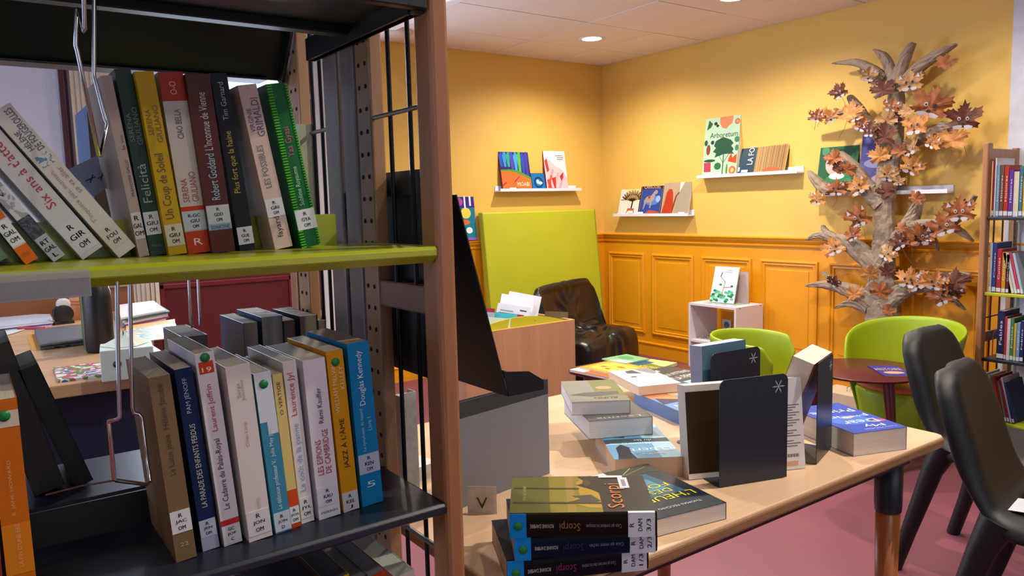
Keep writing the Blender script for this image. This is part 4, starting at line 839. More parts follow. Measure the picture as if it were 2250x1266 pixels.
facing('dark blue Cheval Carrousel picture book with a white horse, middle of three','y',-.452,.27,.335,Z2,13,'#1a1218',[('rect',.0,.93,0,1,'#241820'),('rect',.04,.88,.03,.94,'#9a6a50'),('rect',.055,.865,.04,.925,'#2c4490'),('rect',.055,.865,.62,.925,'#241a30'),('disc',.5,.35,.3,.12,'#4a78c0'),
  ('poly',[(.18,.34),(.28,.44),(.45,.46),(.55,.56),(.62,.60),(.70,.56),(.66,.50),(.60,.48),(.58,.36),(.5,.32),(.48,.16),(.44,.16),(.43,.3),(.28,.3),(.22,.14),(.18,.14),(.2,.28)],'#a08a84'),('poly',[(.32,.44),(.44,.46),(.42,.40),(.34,.39)],'#a0402c'),('disc',.74,.38,.09,.08,'#8aa8dc'),
  ('poly',[(.25,.03),(.45,.12),(.8,.08),(.86,.03)],'#b04a48'),('text','CHEVAL',.5,.81,.62,.12,'up','#d8bc98'),('text','CARROUSEL',.46,.68,.66,.10,'up','#c8a88c'),('rect',.0,.22,.03,.075,'#e2e4ec')])
facing('tan picture book with a rust-red figure and white head band, right of three','y',-.70,.275,.345,Z2,12,'#c8c0b8',[('rect',0,1,0,.78,'#a8927c'),('rect',0,1,.78,1,'#d4d8e2'),('poly',[(.5,.1),(.6,.78),(1,.78),(1,.02),(.55,.02)],'#9a907c'),('poly',[(.6,.5),(.75,.72),(.6,.78)],'#c8ccc0'),
  ('poly',[(.02,.0),(.42,.0),(.45,.12),(.37,.5),(.31,.58),(.2,.58),(.13,.5),(.1,.3)],'#a8381e'),('line',(.42,.1),(.5,.42),.05,'#7a3020'),('line',(.5,.42),(.6,.5),.04,'#7a3020'),('disc',.85,.90,.05,.04,'#5c6468'),('line',(.85,.88),(.85,.81),.012,'#5c6468'),('rect',.1,.6,.82,.84,'#7a8088'),('rect',.66,.88,.02,.06,'#e4e4ea')],th=.016)
Z3=1.4135
facing('tall mint green Arboretum book with plant drawings','y',-1.11,.305,.42,Z3,7,'#c2ccb8',[('rect',0,1,0,1,'#a9c8ac'),('poly',[(.42,1),(.80,1),(.78,.88),(.68,.84),(.62,.79),(.5,.82),(.42,.9)],'#c47a54'),('disc',.92,.90,.07,.05,'#c05030'),('disc',.92,.90,.04,.03,'#d89068'),
  ('poly',[(.05,.80),(.10,.97),(.22,.90),(.16,.84)],'#2c5c38'),('disc',.30,.90,.05,.03,'#24302c'),('disc',.36,.86,.04,.025,'#24302c'),('text','Arboretum',.56,.70,.80,.09,'up','#1c2c38'),
  ('poly',[(.34,.60),(.55,.66),(.78,.60),(.86,.54),(.80,.50),(.88,.44),(.84,.40),(.9,.36),(.62,.37),(.34,.32),(.38,.39),(.28,.42),(.36,.48),(.30,.52)],'#28503c'),('line',(.60,.0),(.60,.38),.025,'#28503c'),('line',(.60,.22),(.46,.36),.012,'#28503c'),('line',(.60,.22),(.76,.37),.012,'#28503c'),
  ('disc',.14,.46,.06,.09,'#7a4038'),('poly',[(.06,.08),(.26,.08),(.24,.24),(.04,.24)],'#a83c54'),('disc',.2,.27,.17,.025,'#284c3a'),('disc',.45,.17,.10,.06,'#2f6a3c'),('poly',[(.74,.24),(.98,.2),(.98,.36),(.86,.30),(.82,.38),(.76,.30)],'#cc4c28'),('disc',.88,.09,.10,.07,'#c46838'),('disc',.88,.09,.045,.035,'#e0b078'),('disc',.95,.60,.07,.05,'#3a7a58'),('disc',.96,.46,.05,.05,'#3a7a58'),('disc',.06,.58,.05,.05,'#30503a'),('disc',.25,.58,.05,.035,'#284038'),('disc',.72,.1,.025,.10,'#5a7a40'),
  ('rect',.14,.34,.02,.06,'#dfe2ea')],th=.026)
stripes=[('rect',.36+.008*k*2,.36+.008*k*2+.009,0,1,['#7a5a3c','#b8802c','#8a7a80','#c89c3c','#5c4a44','#a89890','#94642c'][k%7]) for k in range(39)]
facing('landscape La Forêt book with slate band and tree trunk photo','y',-1.425,.38,.30,Z3,16,'#3a2c28',[('rect',0,.35,0,1,'#1f3c4c'),('rect',.35,1,0,1,'#b08a50')]+stripes+[('poly',[(.5,0),(.9,0),(.86,.12),(.7,.16),(.55,.10)],'#b05c34'),('text','LA FORÊT',.22,.56,.66,.15,'side','#e6e8ee'),('rect',.08,.22,.05,.11,'#e0e2ea'),('rect',.0,.04,.08,.18,'#e0e2ea')],th=.010)
Z4=1.2605
facing('green picture book behind the tree\'s left branch','y',-2.03,.26,.345,Z4,10,'#1f4a38',[('rect',0,1,0,1,'#2c5c44'),('disc',.5,.55,.32,.22,'#d8a8a0'),('disc',.55,.25,.35,.14,'#3f7c54'),('disc',.5,.33,.2,.06,'#d8e0dc'),('disc',.15,.8,.1,.08,'#4a8a60'),('disc',.8,.2,.14,.08,'#4a8a60')])
facing('violet picture book half hidden by the tree trunk','y',-2.31,.24,.36,Z4,8,'#4c4a78',[('rect',0,1,0,1,'#5a5a94'),('rect',0,1,.55,.9,'#4a4c88'),('disc',.45,.5,.35,.08,'#8a8cc0'),('disc',.6,.2,.3,.12,'#b898c0'),('disc',.65,.22,.12,.06,'#b03a5a')])
ob=facing('narrow colourful patterned picture book standing on the back wall dado by the post','x',-1.52,.20,.34,.990,6,'#243a8a',[('rect',0,1,0,1,'#1e7a94'),('rect',0,1,.72,1,'#3a2a8a'),('disc',.3,.85,.2,.1,'#a84aa0'),('disc',.6,.6,.22,.12,'#e0d050'),('disc',.5,.4,.25,.06,'#d86a3a'),('disc',.7,.22,.14,.07,'#e8e8f0'),('disc',.3,.2,.1,.06,'#60c0d0'),('rect',0,1,0,.06,'#8a5ac0'),('rect',.55,.62,.7,1,'#e8e0f0'),('rect',.78,.86,.76,1,'#e8e0f0')],D=.034)
# ------------------------------------------------------------------ gym mat, bean bag, browser box
GM=M('#b0b420',.55,var=.03,scale=3,bump=.04,bscale=9,name='lime_vinyl')
t=thing('foam_mat','large lime green foam mat leaning upright on the back wall','mat',(-.72,-.1,0))
def mat_mb():
    mb=MB(); x0,x1=-1.295,-.165; nx,nz=14,14; th=.06
    def fr(u,v): 
        x=x0+(x1-x0)*u; z=.005+1.19*v; y=-.20+.13*v; return (x,y-.004*math.sin(9*v+2*u)*(1-v),z)
    vs=[fr(i/nx,j/nz) for i in range(nx+1) for j in range(nz+1)]; k=len(vs); vs+=[(x,y+th,z) for x,y,z in vs]
    q=lambda i,j:i*(nz+1)+j
    fs=[(q(i,j),q(i+1,j),q(i+1,j+1),q(i,j+1)) for i in range(nx) for j in range(nz)]
    fs+=[tuple(a+k for a in f[::-1]) for f in fs]
    for i in range(nx): fs+=[(q(i+1,0),q(i,0),q(i,0)+k,q(i+1,0)+k),(q(i,nz),q(i+1,nz),q(i+1,nz)+k,q(i,nz)+k)]
    for j in range(nz): fs+=[(q(0,j),q(0,j+1),q(0,j+1)+k,q(0,j)+k),(q(nx,j+1),q(nx,j),q(nx,j)+k,q(nx,j+1)+k)]
    return mb.add(vs,fs)
obj('cover',mat_mb(),GM,t,world=True,bevel=.012)
# seam piping along the front edges
for x in (-1.293,-.167): obj('piping',MB().tube([(x,-.199,.01),(x,-.069,1.192)],.004,6),M('#8c9018',.5,name='mat_piping'),t,world=True)
LEA=M('#0e1016',.30,var=.1,bump=.10,bscale=22,scale=8,name='black_leatherette')
B=V((-.56,-.41,.68)); A=B-V((math.cos(math.radians(21)),math.sin(math.radians(21)),0))*.75
C0=PZ(1390,795,0); 
ux=V((B.x-A.x,B.y-A.y,0)); wbb=ux.length; ux.normalize(); uy=V((ux.y,-ux.x,0))   # uy points to the seat front (towards the room)
t=thing('bean_bag_chair','slouchy black leatherette bean bag chair in front of the green mat','bean bag',((A.x+B.x)/2,(A.y+B.y)/2,0),math.atan2(ux.y,ux.x))
def bag():
    prof=[(.10,.0),(.115,.12),(.115,.30),(.095,.48),(.065,.60),(.03,.655),(-.015,.665),(-.05,.63),(-.075,.54),(-.10,.45),(-.14,.37),(-.21,.325),(-.30,.315),(-.42,.315),(-.54,.315),(-.62,.30),(-.66,.255),(-.675,.18),(-.68,.09),(-.66,.01),(-.4,.0),(-.1,.0)]
    # resample the closed profile
    pts=[]; n0=len(prof)
    for i in range(n0):
        a,b=prof[i],prof[(i+1)%n0]
        for k in range(4): pts.append((a[0]+(b[0]-a[0])*k/4,a[1]+(b[1]-a[1])*k/4))
    n=len(pts); nu=49; W2=wbb/2+.035; vs=[];fs=[]
    cyc,czc=-.28,.22
    for i in range(nu):
        u=-1+2*i/(nu-1); e=abs(u)
        for k,(y,z) in enumerate(pts):
            a=pts[(k-2)%n]; b=pts[(k+2)%n]; ny,nz=(b[1]-a[1]),-(b[0]-a[0]); l=math.hypot(ny,nz) or 1; ny/=-l; nz/=-l   # outward normal
            if ny*(y-cyc)+nz*(z-czc)<0: ny,nz=-ny,-nz
            X=u*W2; d=0
            top=(z>.25)
            if z>.02:
                d+=.018*(1-e**4)-.012*e**10
                for (py,pz,amp,rad,lobes) in ((-.115,.42,-.050,.10,11),(-.50,.315,-.028,.09,9)):
                    dy=math.hypot(y-py,z-pz)*(1 if (z>pz if py>-.3 else y>py) else -1); rr=math.hypot(X,dy)
                    if ny*1+0>-.2 or True:
                        vis=1 if (y<.04 or z>.6) else 0
                        th=math.atan2(X,dy)
                        d+=vis*amp*math.exp(-(rr/rad)**2)+vis*.017*math.cos(lobes*th+1.3*math.sin(2*th))*math.exp(-((rr-.15)/.09)**2)
            pin=1-.07*math.exp(-((z-.40)/.10)**2)*(1 if y>-.3 else 0)
            rc=1-.10*max(0,e-.9)/.1
            vs.append((X*pin,((cyc+(y-cyc)*(rc if e>.9 else 1))+ny*d)*.64,max(0,(czc+(z-czc)*(rc if e>.9 else 1) if z>.02 else z)+nz*d)))
    for i in range(nu-1):
        for k in range(n): fs.append((i*n+k,i*n+(k+1)%n,(i+1)*n+(k+1)%n,(i+1)*n+k))
    fs.append(list(range(n))[::-1]); fs.append([(nu-1)*n+k for k in range(n)])
    return MB().add(vs,fs,None,None,True)
import bmesh
o=obj('bag',bag(),LEA,t,sub=1,smooth=True)
b_=bmesh.new(); b_.from_mesh(o.data); bmesh.ops.recalc_face_normals(b_,faces=b_.faces); b_.to_mesh(o.data); b_.free()
obj('piping',MB().tube([V((sx*(wbb/2+.033),y,z)) for y,z in ((.05,.60),(.0,.655),(-.06,.56),(-.12,.42))] if False else [V((-(wbb/2+.02),.06,.61)),V((-(wbb/2+.022),.0,.66)),V((-(wbb/2+.01),-.06,.60))],.004,6),LEA,t) if False else None
# browser box with green divider and picture books
t=thing('book_browser_box','beech veneer browser box on the floor with lime arched divider, full of picture books','book box',(-1.62,-.98,0))
BX=wood('#b5876a','#a0745a','z',rough=.45,scale=10,name='browser_veneer')
x0,x1,y0,y1=-2.15,-1.316,-1.15,-.74
for n_,a in (('front_panel',(x0,x1,y0,y0+.02,0.02,.50)),('back_panel',(x0,x1,y1-.02,y1,0.02,.44)),('side_panel',(x1-.018,x1,y0+.02,y1-.02,.02,.50)),('side_panel',(x0,x0+.018,y0+.02,y1-.02,.02,.50)),('base_board',(x0+.018,x1-.018,y0+.02,y1-.02,.10,.118))):
    obj(n_,MB().box(*a),BX,t,world=True)
obj('edge_strip',MB().box(x0,x1,y0-.0005,y0+.0195,.50,.504).box(x1-.018,x1+.0005,y0+.02,y1,.50,.504),wood('#e0b46c','#cf9f58','x'),t,world=True)
LP=M('#b3b02c',.4,var=.02,name='lime_board')
def arch(xa,xb,h): return [(xa,.12),(xb,.12)]+[(xb+(xa-xb)*k/16,.49+h*math.sin(PI*min(1,max(0,k/16)))**.8) for k in range(17)]
T=Matrix(((1,0,0,0),(0,0,1,y0+.022),(0,1,0,0),(0,0,0,1)))
o=obj('arched_divider',MB().prism(arch(x0+.02,x1-.03,.072),0,.012,T=T),LP,t,world=True)
obj('screw',MB(T=Matrix(((1,0,0,-1.62),(0,0,1,y0+.0215),(0,-1,0,.525),(0,0,0,1)))).lathe([(0,-.001),(.003,0)],n=10),BLACK,t,world=True); obj('screw',MB(T=Matrix(((1,0,0,-1.62),(0,0,1,y0+.0215),(0,-1,0,.50),(0,0,0,1)))).lathe([(0,-.001),(.003,0)],n=10),BLACK,t,world=True)
obj('arched_divider',MB().prism(arch(x0+.02,x1-.03,.05),0,.012,T=Matrix.Translation((0,.2,0))@T),LP,t,world=True)
cols=[('#dcdce6','white picture book with a peach spot, tallest at the back of the browser box'),('#e2e2ea','white covered picture book second in the browser box'),('#d0d4e0','pale album with grey title strip in the browser box'),('#8a2c3c','red edged album in the middle of the browser box'),('#b8c4d8','album with striped street picture in the browser box'),('#4ab0c8','turquoise forest picture book at the front of the browser box'),('#c8d0c0','pale green fronted picture book in the browser box'),('#9aa8b8','grey-blue picture book at the left of the browser box')]
pos=[(-1.52,-.90,.215,.63),(-1.60,-.93,.215,.625),(-1.655,-.96,.21,.575),(-1.70,-.99,.16,.53),(-1.72,-1.02,.16,.53),(-1.80,-1.04,.18,.55),(-1.865,-1.07,.17,.53),(-1.93,-.98,.19,.59)]
for k,((c,lb),(x,y,w_,zt)) in enumerate(zip(cols,pos)):
    L=math.radians(24-2*k); up=V((math.sin(L)*.9,math.sin(L)*.3,math.cos(L))).normalized(); rt=V((.75,-.66,0)); rt=(rt-up*rt.dot(up)).normalized(); nz=rt.cross(up)
    pr=[]
    if k==0: pr=[('disc',.5,.75,.08,.05,'#d8a890')]
    if k==4: pr=[('rect',.05+.15*i,.15+.15*i,.5,.92,['#6a4a7c','#3c4a5c','#8a9aa0','#c8b850','#5c2c3c','#3a3a44'][i]) for i in range(6)]+[('rect',0,1,.93,1,'#a82c5a')]
    if k==5: pr=[('disc',.3+.1*i,.75-.06*(i%3),.12,.09,['#2c8cb0','#6cc8dc','#1c6a90','#8ad0b0'][i%4]) for i in range(6)]
    if k==2: pr=[('rect',.7,.9,.86,.90,'#4a4a50'),('rect',.1,.5,.8,.84,'#8a98a8')]
    if k==7: pr=[('rect',0,1,.9,1,'#a03040'),('rect',.2,.6,.72,.8,'#30343c')]
    h=.235; book(lb,frame(V((x,y,zt+.035))-up*h-rt*w_/2,rt,up,nz),w_,h,.008,c,paper='#e0dcd8',hard=True,prints=pr,group='picture books in the browser box')
book('thin album at the right end of the browser box',frame((-1.44,-.98,.33),V((.85,-.5,0)),V((.25,.1,.96)),V((.85,-.5,0)).cross(V((.25,.1,.96)))),.15,.22,.02,'#6a5a40',paper='#d8d8c8',group='picture books in the browser box')
book('white album lying at the right rim of the browser box',frame((-1.50,-1.05,.40),V((1,.1,0)),V((-.1,1,.1)),V((0,-.1,1))),.16,.2,.012,'#dcd8d0',paper='#d8d8c8',group='picture books in the browser box')
# ------------------------------------------------------------------ white cube shelf with easel book, socket
t=thing('cube_shelf','white laminate cube shelf unit against the amber panelling','shelf unit',(-.17,-1.435,0))
WL=M('#d8cfd6',.5,var=.02,name='white_laminate')
cx0,cx1,cy0,cy1,ch=-.335,-.045,-1.645,-1.235,.528
for n_,a in (('top_board',(cx0,cx1,cy0,cy1,ch-.016,ch)),('side_board',(cx0,cx1,cy0,cy0+.016,0,ch-.016)),('side_board',(cx0,cx1,cy1-.016,cy1,0,ch-.016)),('middle_board',(cx0+.003,cx1,cy0+.016,cy1-.016,.252,.268)),('bottom_board',(cx0+.003,cx1,cy0+.016,cy1-.016,0,.016))): obj(n_,MB().box(*a),WL,t,world=True,bevel=.0008)
obj('cam_cover',MB().box(cx0+.035,cx0+.045,cy0-.0006,cy0,ch-.012,ch-.006),M('#6a6060',.5),t,world=True); obj('cam_cover',MB().box(cx1-.035,cx1-.025,cy0-.0006,cy0,ch-.012,ch-.006),M('#6a6060',.5),t,world=True)
t=thing('wall_socket','white square wall socket seen through the cube shelf','socket',(-.012,-1.315,.345))
s0=PX(1598,714,-.012); t.location=s0
obj('plate',MB().box(-.008,0,-.04,.04,-.04,.04),M('#d4d4e0',.3),t,bevel=.003)
T2=Matrix.Translation((-.0085,0,0))@Matrix.Rotation(-PI/2,4,'Y'); obj('well',MB().lathe([(.026,.0),(.022,.001),(.020,-.006+.004),(0,.0005)],n=28,T=T2),M('#a8a8b6',.3),t)
obj('pin',MB().lathe([(0,.004),(.0025,.004),(.0025,0)],n=10,T=Matrix.Translation((-.009,0,.008))@Matrix.Rotation(-PI/2,4,'Y')).lathe([(.0028,.0014),(0,.0012)],n=10,T=Matrix.Translation((-.009,.009,-.002))@Matrix.Rotation(-PI/2,4,'Y')).lathe([(.0028,.0014),(0,.0012)],n=10,T=Matrix.Translation((-.009,-.009,-.002))@Matrix.Rotation(-PI/2,4,'Y')),M('#2a2a30',.4),t)
# acrylic easel + picture book on top of the cube
t=thing('book_easel','clear acrylic L-shaped easel on top of the cube shelf','easel',(-.17,-1.45,ch))
AC=M('#cfe0e0',.08,alpha=.45,var=0,name='clear_acrylic'); 
obj('base_plate',MB().box(-.30,-.10,-1.58,-1.33,ch+.0006,ch+.004),AC,t,world=True,bevel=.001)
obj('back_support',MB().box(-.12,-.117,-1.58,-1.35,ch+.004,ch+.22),M('#b9a6a2',.5,name='milky_acrylic'),t,world=True)
grn=[('disc',.06+.88*((k*41)%19)/19,.04+.30*((k*29)%17)/17,.07,.035,['#2c8a5a','#5cb080','#1f6a48','#8ac8a0','#3aa890'][k%5]) for k in range(34)]
L=math.radians(17); up=V((math.sin(L),0,math.cos(L))); rt=V((0,-1,0)); nz=rt.cross(up)
rt=V((.12,-1,0)).normalized(); up=(V((math.sin(L),.0,math.cos(L)))); up=(up-rt*up.dot(rt)).normalized(); nz=rt.cross(up)
p=PX(1557,655,-.26); p.z=ch+.0045
book('white picture book with green jungle drawing displayed on the cube shelf',frame(V((-.235,-1.345,ch+.0045)),rt,up,nz),.19,.255,.009,'#c8d0cc',hard=True,paper='#d8d8d0',
 prints=[('rect',0,1,0,1,'#e0e6e8')]+grn+[('line',(.45,.12),(.52,.6),.025,'#b07850'),('line',(.5,.42),(.8,.45),.02,'#b07850'),('line',(.52,.58),(.3,.72),.02,'#b07850'),('line',(.3,.72),(.36,.84),.03,'#3c4a48'),('disc',.82,.47,.05,.03,'#3a5a60'),('disc',.35,.5,.06,.03,'#4a7a80'),('rect',.35,.6,.03,.10,'#a8d8dc'),('rect',.5,.75,.90,.91,'#8a9090'),('rect',.45,.75,.85,.86,'#8a9090')])
tg,P=flat('magazine','pair of magazines lying on the middle board of the cube shelf','magazine',[(1530,742),(1585,752),(1630,745),(1570,730)],.2685,.006,art(['#5c5a60','#c8c4cc','#b06a48','#34383c'],30),pname='pages')
# ------------------------------------------------------------------ low tables
PLUM=M('#54171f',.3,var=.05,scale=40,name='burgundy_lacquer')
t=thing('round_table','low round burgundy table with tapered splayed legs between the green chairs','table',(-1.0,-2.93,0))
TR=.265; RZ=.42
obj('tabletop',MB().lathe([(0,RZ-.014),(TR-.012,RZ-.014),(TR,RZ-.005),(TR,RZ-.002),(TR-.003,RZ),(0,RZ)],n=56),PLUM,t)
for k,(a) in enumerate((-119,118,-2)):
    a=math.radians(a); c,s=math.cos(a),math.sin(a)
    if k==0: fx,fy=-.146,-.224
    else: fx,fy=.27*c,.27*s
    lg=obj('leg',MB().tube([(fx,fy,.012),(fx*.93,fy*.93,.12),(fx*.72,fy*.72,RZ-.014)],[.012,.017,.027],14),PLUM,t)
    obj('glide',MB().lathe([(0,0),(.013,0),(.013,.006),(.010,.012),(0,.012)],n=14,c=(fx,fy)),M('#c8c8d0',.3,.5,name='steel_glide'),lg)
def onfloor_book(label,pts,z,th,cover,prints,group,cat='magazine'):
    P=[PZ(x,y,z+th) for x,y in pts]; a,b,c=P[0],P[1],P[2]; a.z=z
    u=(P[1]-P[0]); u.z=0; w_=u.length; u.normalize(); v=V((-u.y,u.x,0)); L=abs((P[2]-P[0]).dot(v))
    return book(label,frame(a,u,v,(0,0,1)),w_,L,th,cover,hard=False,prints=prints,group=group,cat=cat)
onfloor_book('violet magazine with cream letters on the round burgundy table',[(1944,826),(2010,826),(1975,803)],RZ,.004,'#3a3078',[('rect',0,1,0,1,'#3c3484'),('text','HISTOIRE',.5,.62,.9,.2,'up','#c8a890'),('disc',.5,.3,.35,.12,'#c89a80')],None)
lt=thing('low_magazine_table','low square burgundy table with rounded corners covered in magazines','table',(-1.81,-2.2,0))
LZ=.42
obj('tabletop',MB().prism(rrect(-2.065,-1.56,-2.48,-1.945,.06,6),LZ-.022,LZ),PLUM,lt,world=True,bevel=.003)
for x,y in ((-1.98,-2.03),(-1.98,-2.40),(-1.64,-2.03),(-1.64,-2.40)):
    obj('leg',MB().tube([(x+(x+1.81)*.25,y+(y+2.2)*.25,.0),(x,y,.2),(x*.98-.036,y*.98-.044,LZ-.02)],[.012,.018,.028],12),PLUM,lt,world=True)
LL='picture books on the low square table'
Za=LZ
tg=onfloor_book('red spined comic with white ghost drawings at the left of the low table',[(1251,812),(1342,831),(1415,810)],Za,.012,'#8a2018',[('rect',0,1,0,1,'#c86030'),('rect',0,.35,0,1,'#d8ccc0'),('disc',.5,.5,.2,.2,'#b04424')],LL,'book')
onfloor_book('orange picture book with yellow game board cover, on the red comic',[(1274,806),(1352,824),(1385,800)],Za+.012,.009,'#d88a2c',[('rect',0,1,0,1,'#dc9434'),('rect',.12,.88,.12,.88,'#e0b050'),('disc',.3,.4,.08,.06,'#b0702c'),('disc',.6,.6,.1,.06,'#a86a28'),('disc',.5,.3,.06,.05,'#7a5a30'),('rect',.7,.9,.1,.3,'#e8d0a0')],LL,'book')
onfloor_book('pale green landscape picture book at the back of the low table',[(1322,788),(1372,799),(1425,788)],Za+.018,.006,'#5aa070',[('rect',0,1,0,1,'#74a878'),('poly',[(0,0),(.3,.0),(.5,.3),(1,.4),(1,.1),(.6,0)],'#c8dcd0'),('disc',.4,.6,.3,.2,'#4f9060')],LL,'book')
onfloor_book('dark green book under the landscape picture book',[(1340,795),(1385,806),(1430,795)],Za,.017,'#1c2c44',[('rect',0,1,0,1,'#26506c')],LL,'book')
onfloor_book('olive picture book with yellow capitals at the right of the low table',[(1372,806),(1432,815),(1488,797)],Za,.016,'#3a3c2c',[('rect',0,1,0,1,'#5c5a40'),('rect',0,1,.5,1,'#c8cc78'),('poly',[(0,.4),(.4,.6),(1,.45),(1,.3),(.3,.2)],'#6c7038'),('text','TEXTURES',.5,.28,.9,.13,'up','#d8d070'),('text','DU MONDE',.5,.12,.7,.1,'up','#d8d070')],LL,'book')
# ------------------------------------------------------------------ green tub chairs
LG=M('#8ea60c',.42,var=.03,scale=6,name='lime_plastic')
def tub(label,c,face,R=.26,hb=.60,ha=.44):
    t=thing('tub_chair',label,'chair',(c[0],c[1],0),face,group='low lime tub chairs around the round table')
    # opening towards local +x
    def sh(u,v):
        a=math.radians(52+256*u); k=math.cos((u-.5)*2*PI*.5); top=ha+(hb-ha)*max(0,k)**.45
        if u<.04 or u>.96: top-=.05
        z=.03+(top-.03)*v; r=R*(.66+.34*v**.8)+.02*v*v
        return (r*math.cos(a),r*math.sin(a),z)
    obj('back_shell',MB().grid(sh,44,12),LG,t,solid=.018,sub=1,smooth=True,soff=-1)
    obj('base',MB().lathe([(0,.0),(R*.62,.0),(R*.68,.03),(R*.86,.27),(R*.82,.285),(0,.285)],n=40),LG,t)
    obj('seat_cushion',MB().lathe([(0,.286),(R*.80,.286),(R*.84,.295),(R*.80,.312),(R*.5,.318),(0,.32)],n=40),M('#c4683a',.7,name='terracotta_cushion'),t)
    return t
tub('lime tub chair with terracotta cushion behind the round burgundy table',(-.66,-2.93),math.radians(178),.26,.61,.43)
tub('lime tub chair seen from behind, between the bookends and the cube shelf',(-1.41,-2.61),math.radians(-72),.205,.60,.555)
# ------------------------------------------------------------------ black moulded chairs
BC=M('#090b10',.46,var=.12,bump=.12,bscale=1400,name='black_moulded_plastic')
def blackchair(label,c,rot):
    """origin under the middle of the backrest; faces local -y; back towards +y"""
    t=thing('moulded_chair',label,'chair',(c[0],c[1],0),rot,group='black moulded chairs by the library table')
    prof=[(-.455,.395,.200),(-.450,.425,.212),(-.42,.448,.220),(-.30,.450,.224),(-.16,.444,.222),(-.06,.446,.216),(-.020,.470,.200),(.002,.52,.192),(.024,.595,.188),(.046,.665,.184),(.066,.722,.172),(.078,.755,.150),(.088,.776,.118),(.104,.786,.09),(.122,.780,.06)]
    n=len(prof)
    def f(u,v):
        i=min(int(v*(n-1)),n-2); q=v*(n-1)-i; a,b=prof[i],prof[i+1]; y,z,w_=[a[k]+(b[k]-a[k])*q for k in range(3)]
        s=2*u-1; e=max(0,(abs(s)-.72)/.28); bend=e*e; x=w_*(s if e==0 else math.copysign(.72+.28*math.sin(e*PI/2)*.82,s))
        up_=min(1,max(0,(v-.42)/.12))
        y+=.050*bend*up_*max(0,1-max(0,v-.86)/.10); z-=.040*bend*(1-up_)
        y+=.012*(1-s*s)*up_
        return (x,y,z)
    g=MB().grid(f,27,44); keep=[]
    for fc in g.f:
        c_=sum((g.v[i] for i in fc),V((0,0,0)))/4
        keep.append(not(abs(c_.x)<.026 and -.125<c_.y<-.060 and c_.z<.46))   # hand slot cut through the seat
    g.f=[a for a,k_ in zip(g.f,keep) if k_]; g.m=g.m[:len(g.f)]; g.sm=g.sm[:len(g.f)]
    obj('seat_and_back',g,BC,t,solid=.016,sub=1,smooth=True)
    for sx in (-1,1): obj('seat_slot',MB().prism(rrect(-.012,.012,-.03,.03,.011,5),.4555,.4562,T=Matrix.Translation((sx*.13,-.07,0))),M('#5c3038',.6,var=0,name='slot_seen_floor'),t) if False else None
    for sx in (-1,1):
        obj('leg',MB().tube([(sx*.172,-.035,.44),(sx*.190,-.005,.36),(sx*.208,.055,.14),(sx*.214,.095,.0)],[.042,.032,.024,.022],14),BC,t)
        obj('leg',MB().tube([(sx*.172,-.395,.43),(sx*.19,-.41,.35),(sx*.208,-.44,.12),(sx*.214,-.455,.0)],[.042,.032,.024,.022],14),BC,t)
    return t
blackchair('black moulded chair further from the camera, behind the table corner',(-1.80,-3.705),math.radians(1))
blackchair('black moulded chair nearest the right photo edge, in front of the other one',(-2.29,-4.03),math.radians(9))
# ------------------------------------------------------------------ bookcase along the right wall
rb_=thing('wall_bookcase','beech and steel children\'s bookcase along the right wall at the photo edge','bookcase',(-.2,-3.6,0))
def R(name,mb,mat=None,**k): return obj(name,mb,mat,rb_,world=True,**k)
YA=-3.145; YB=-4.15
BE2=wood('#b07c56','#94643f','z',name='beech_bookcase_post')
for Y0 in (YA,YB):
    R('post',MB().box(-.385,-.335,Y0-.028,Y0,0,1.49),BE2,bevel=.006)
    R('post',MB().box(-.060,-.030,Y0-.026,Y0-.002,0,1.47),BL,bevel=.002)
    R('cross_beam',MB().box(-.34,-.05,Y0-.024,Y0-.004,1.40,1.462),BE2,bevel=.002)
    R('cross_beam',MB().box(-.34,-.05,Y0-.024,Y0-.004,.50,.55),BE2,bevel=.002)
    for x in (-.26,-.16): R('rod',MB().tube([(x,Y0-.014,.05),(x,Y0-.014,1.40)],.0045,8),M('#3a1c14',.4,name='dark_rod'))
    for z in (.93,.62,.24): R('rod',MB().tube([(-.34,Y0-.012,z),(-.05,Y0-.012,z)],.004,8),M('#4a3428',.4,name='dark_rod'))
    mb=MB()
    for k in range(34):
        for x in (-.052,-.038): mb.lathe([(0,.0008),(.0034,.0006)],n=8,mat=HOLE,T=frame((x,Y0-.0262,.1+.035*k),(1,0,0),(0,0,1),(0,-1,0)))
    o=R('peg_holes',mb); o['kind']='stuff'
for z,m,lb in ((1.128,NAVY,'dark navy shelf'),(.755,LIME,'lime shelf'),(.425,NAVY,'dark navy shelf'),(.112,LIME,'lime shelf')):
    tag(R('shelf',MB().box(-.37,-.05,YB,YA-.028,z-.016,z),m,bevel=.003),lb)
R('plinth',MB().box(-.35,-.06,YB,YA-.03,.0,.07),BE2)
CB=['#8a3038','#c8c4d0','#6a94b0','#7a5a40','#b03828','#5c3a8c','#cfc8b4','#3a4a80','#a8283c','#b88a20','#34407c','#c0392b','#2c6a4a','#d8d4c8','#4a8aa0','#d0a840','#38304c','#8aa0c0']
def rbook(label,y,z,t,h,d,cover,lean=0,group='children\'s books on the wall bookcase',x0=-.345,sticker=True,title='Album',**k):
    L=math.radians(lean); up=V((0,-math.sin(L)*-1,math.cos(L))); # top tips towards +y (left) for positive lean
    rt=V((0,-math.cos(L),math.sin(L)))
    T=frame(V((x0,y,z)),(1,0,0),up,rt)
    if (V((1,0,0)).cross(up)).dot(rt)<0: T=frame(V((x0,y,z))+rt*t,(1,0,0),up,-rt)
    r=book(label,T,d,h,t,cover,group=group,bands=((.02,.11,'#c4c8d0'),) if sticker else (),texts=((title,.3,.8,.5,.4,'#dcdce4'),) if t>.011 else (),**k); return r
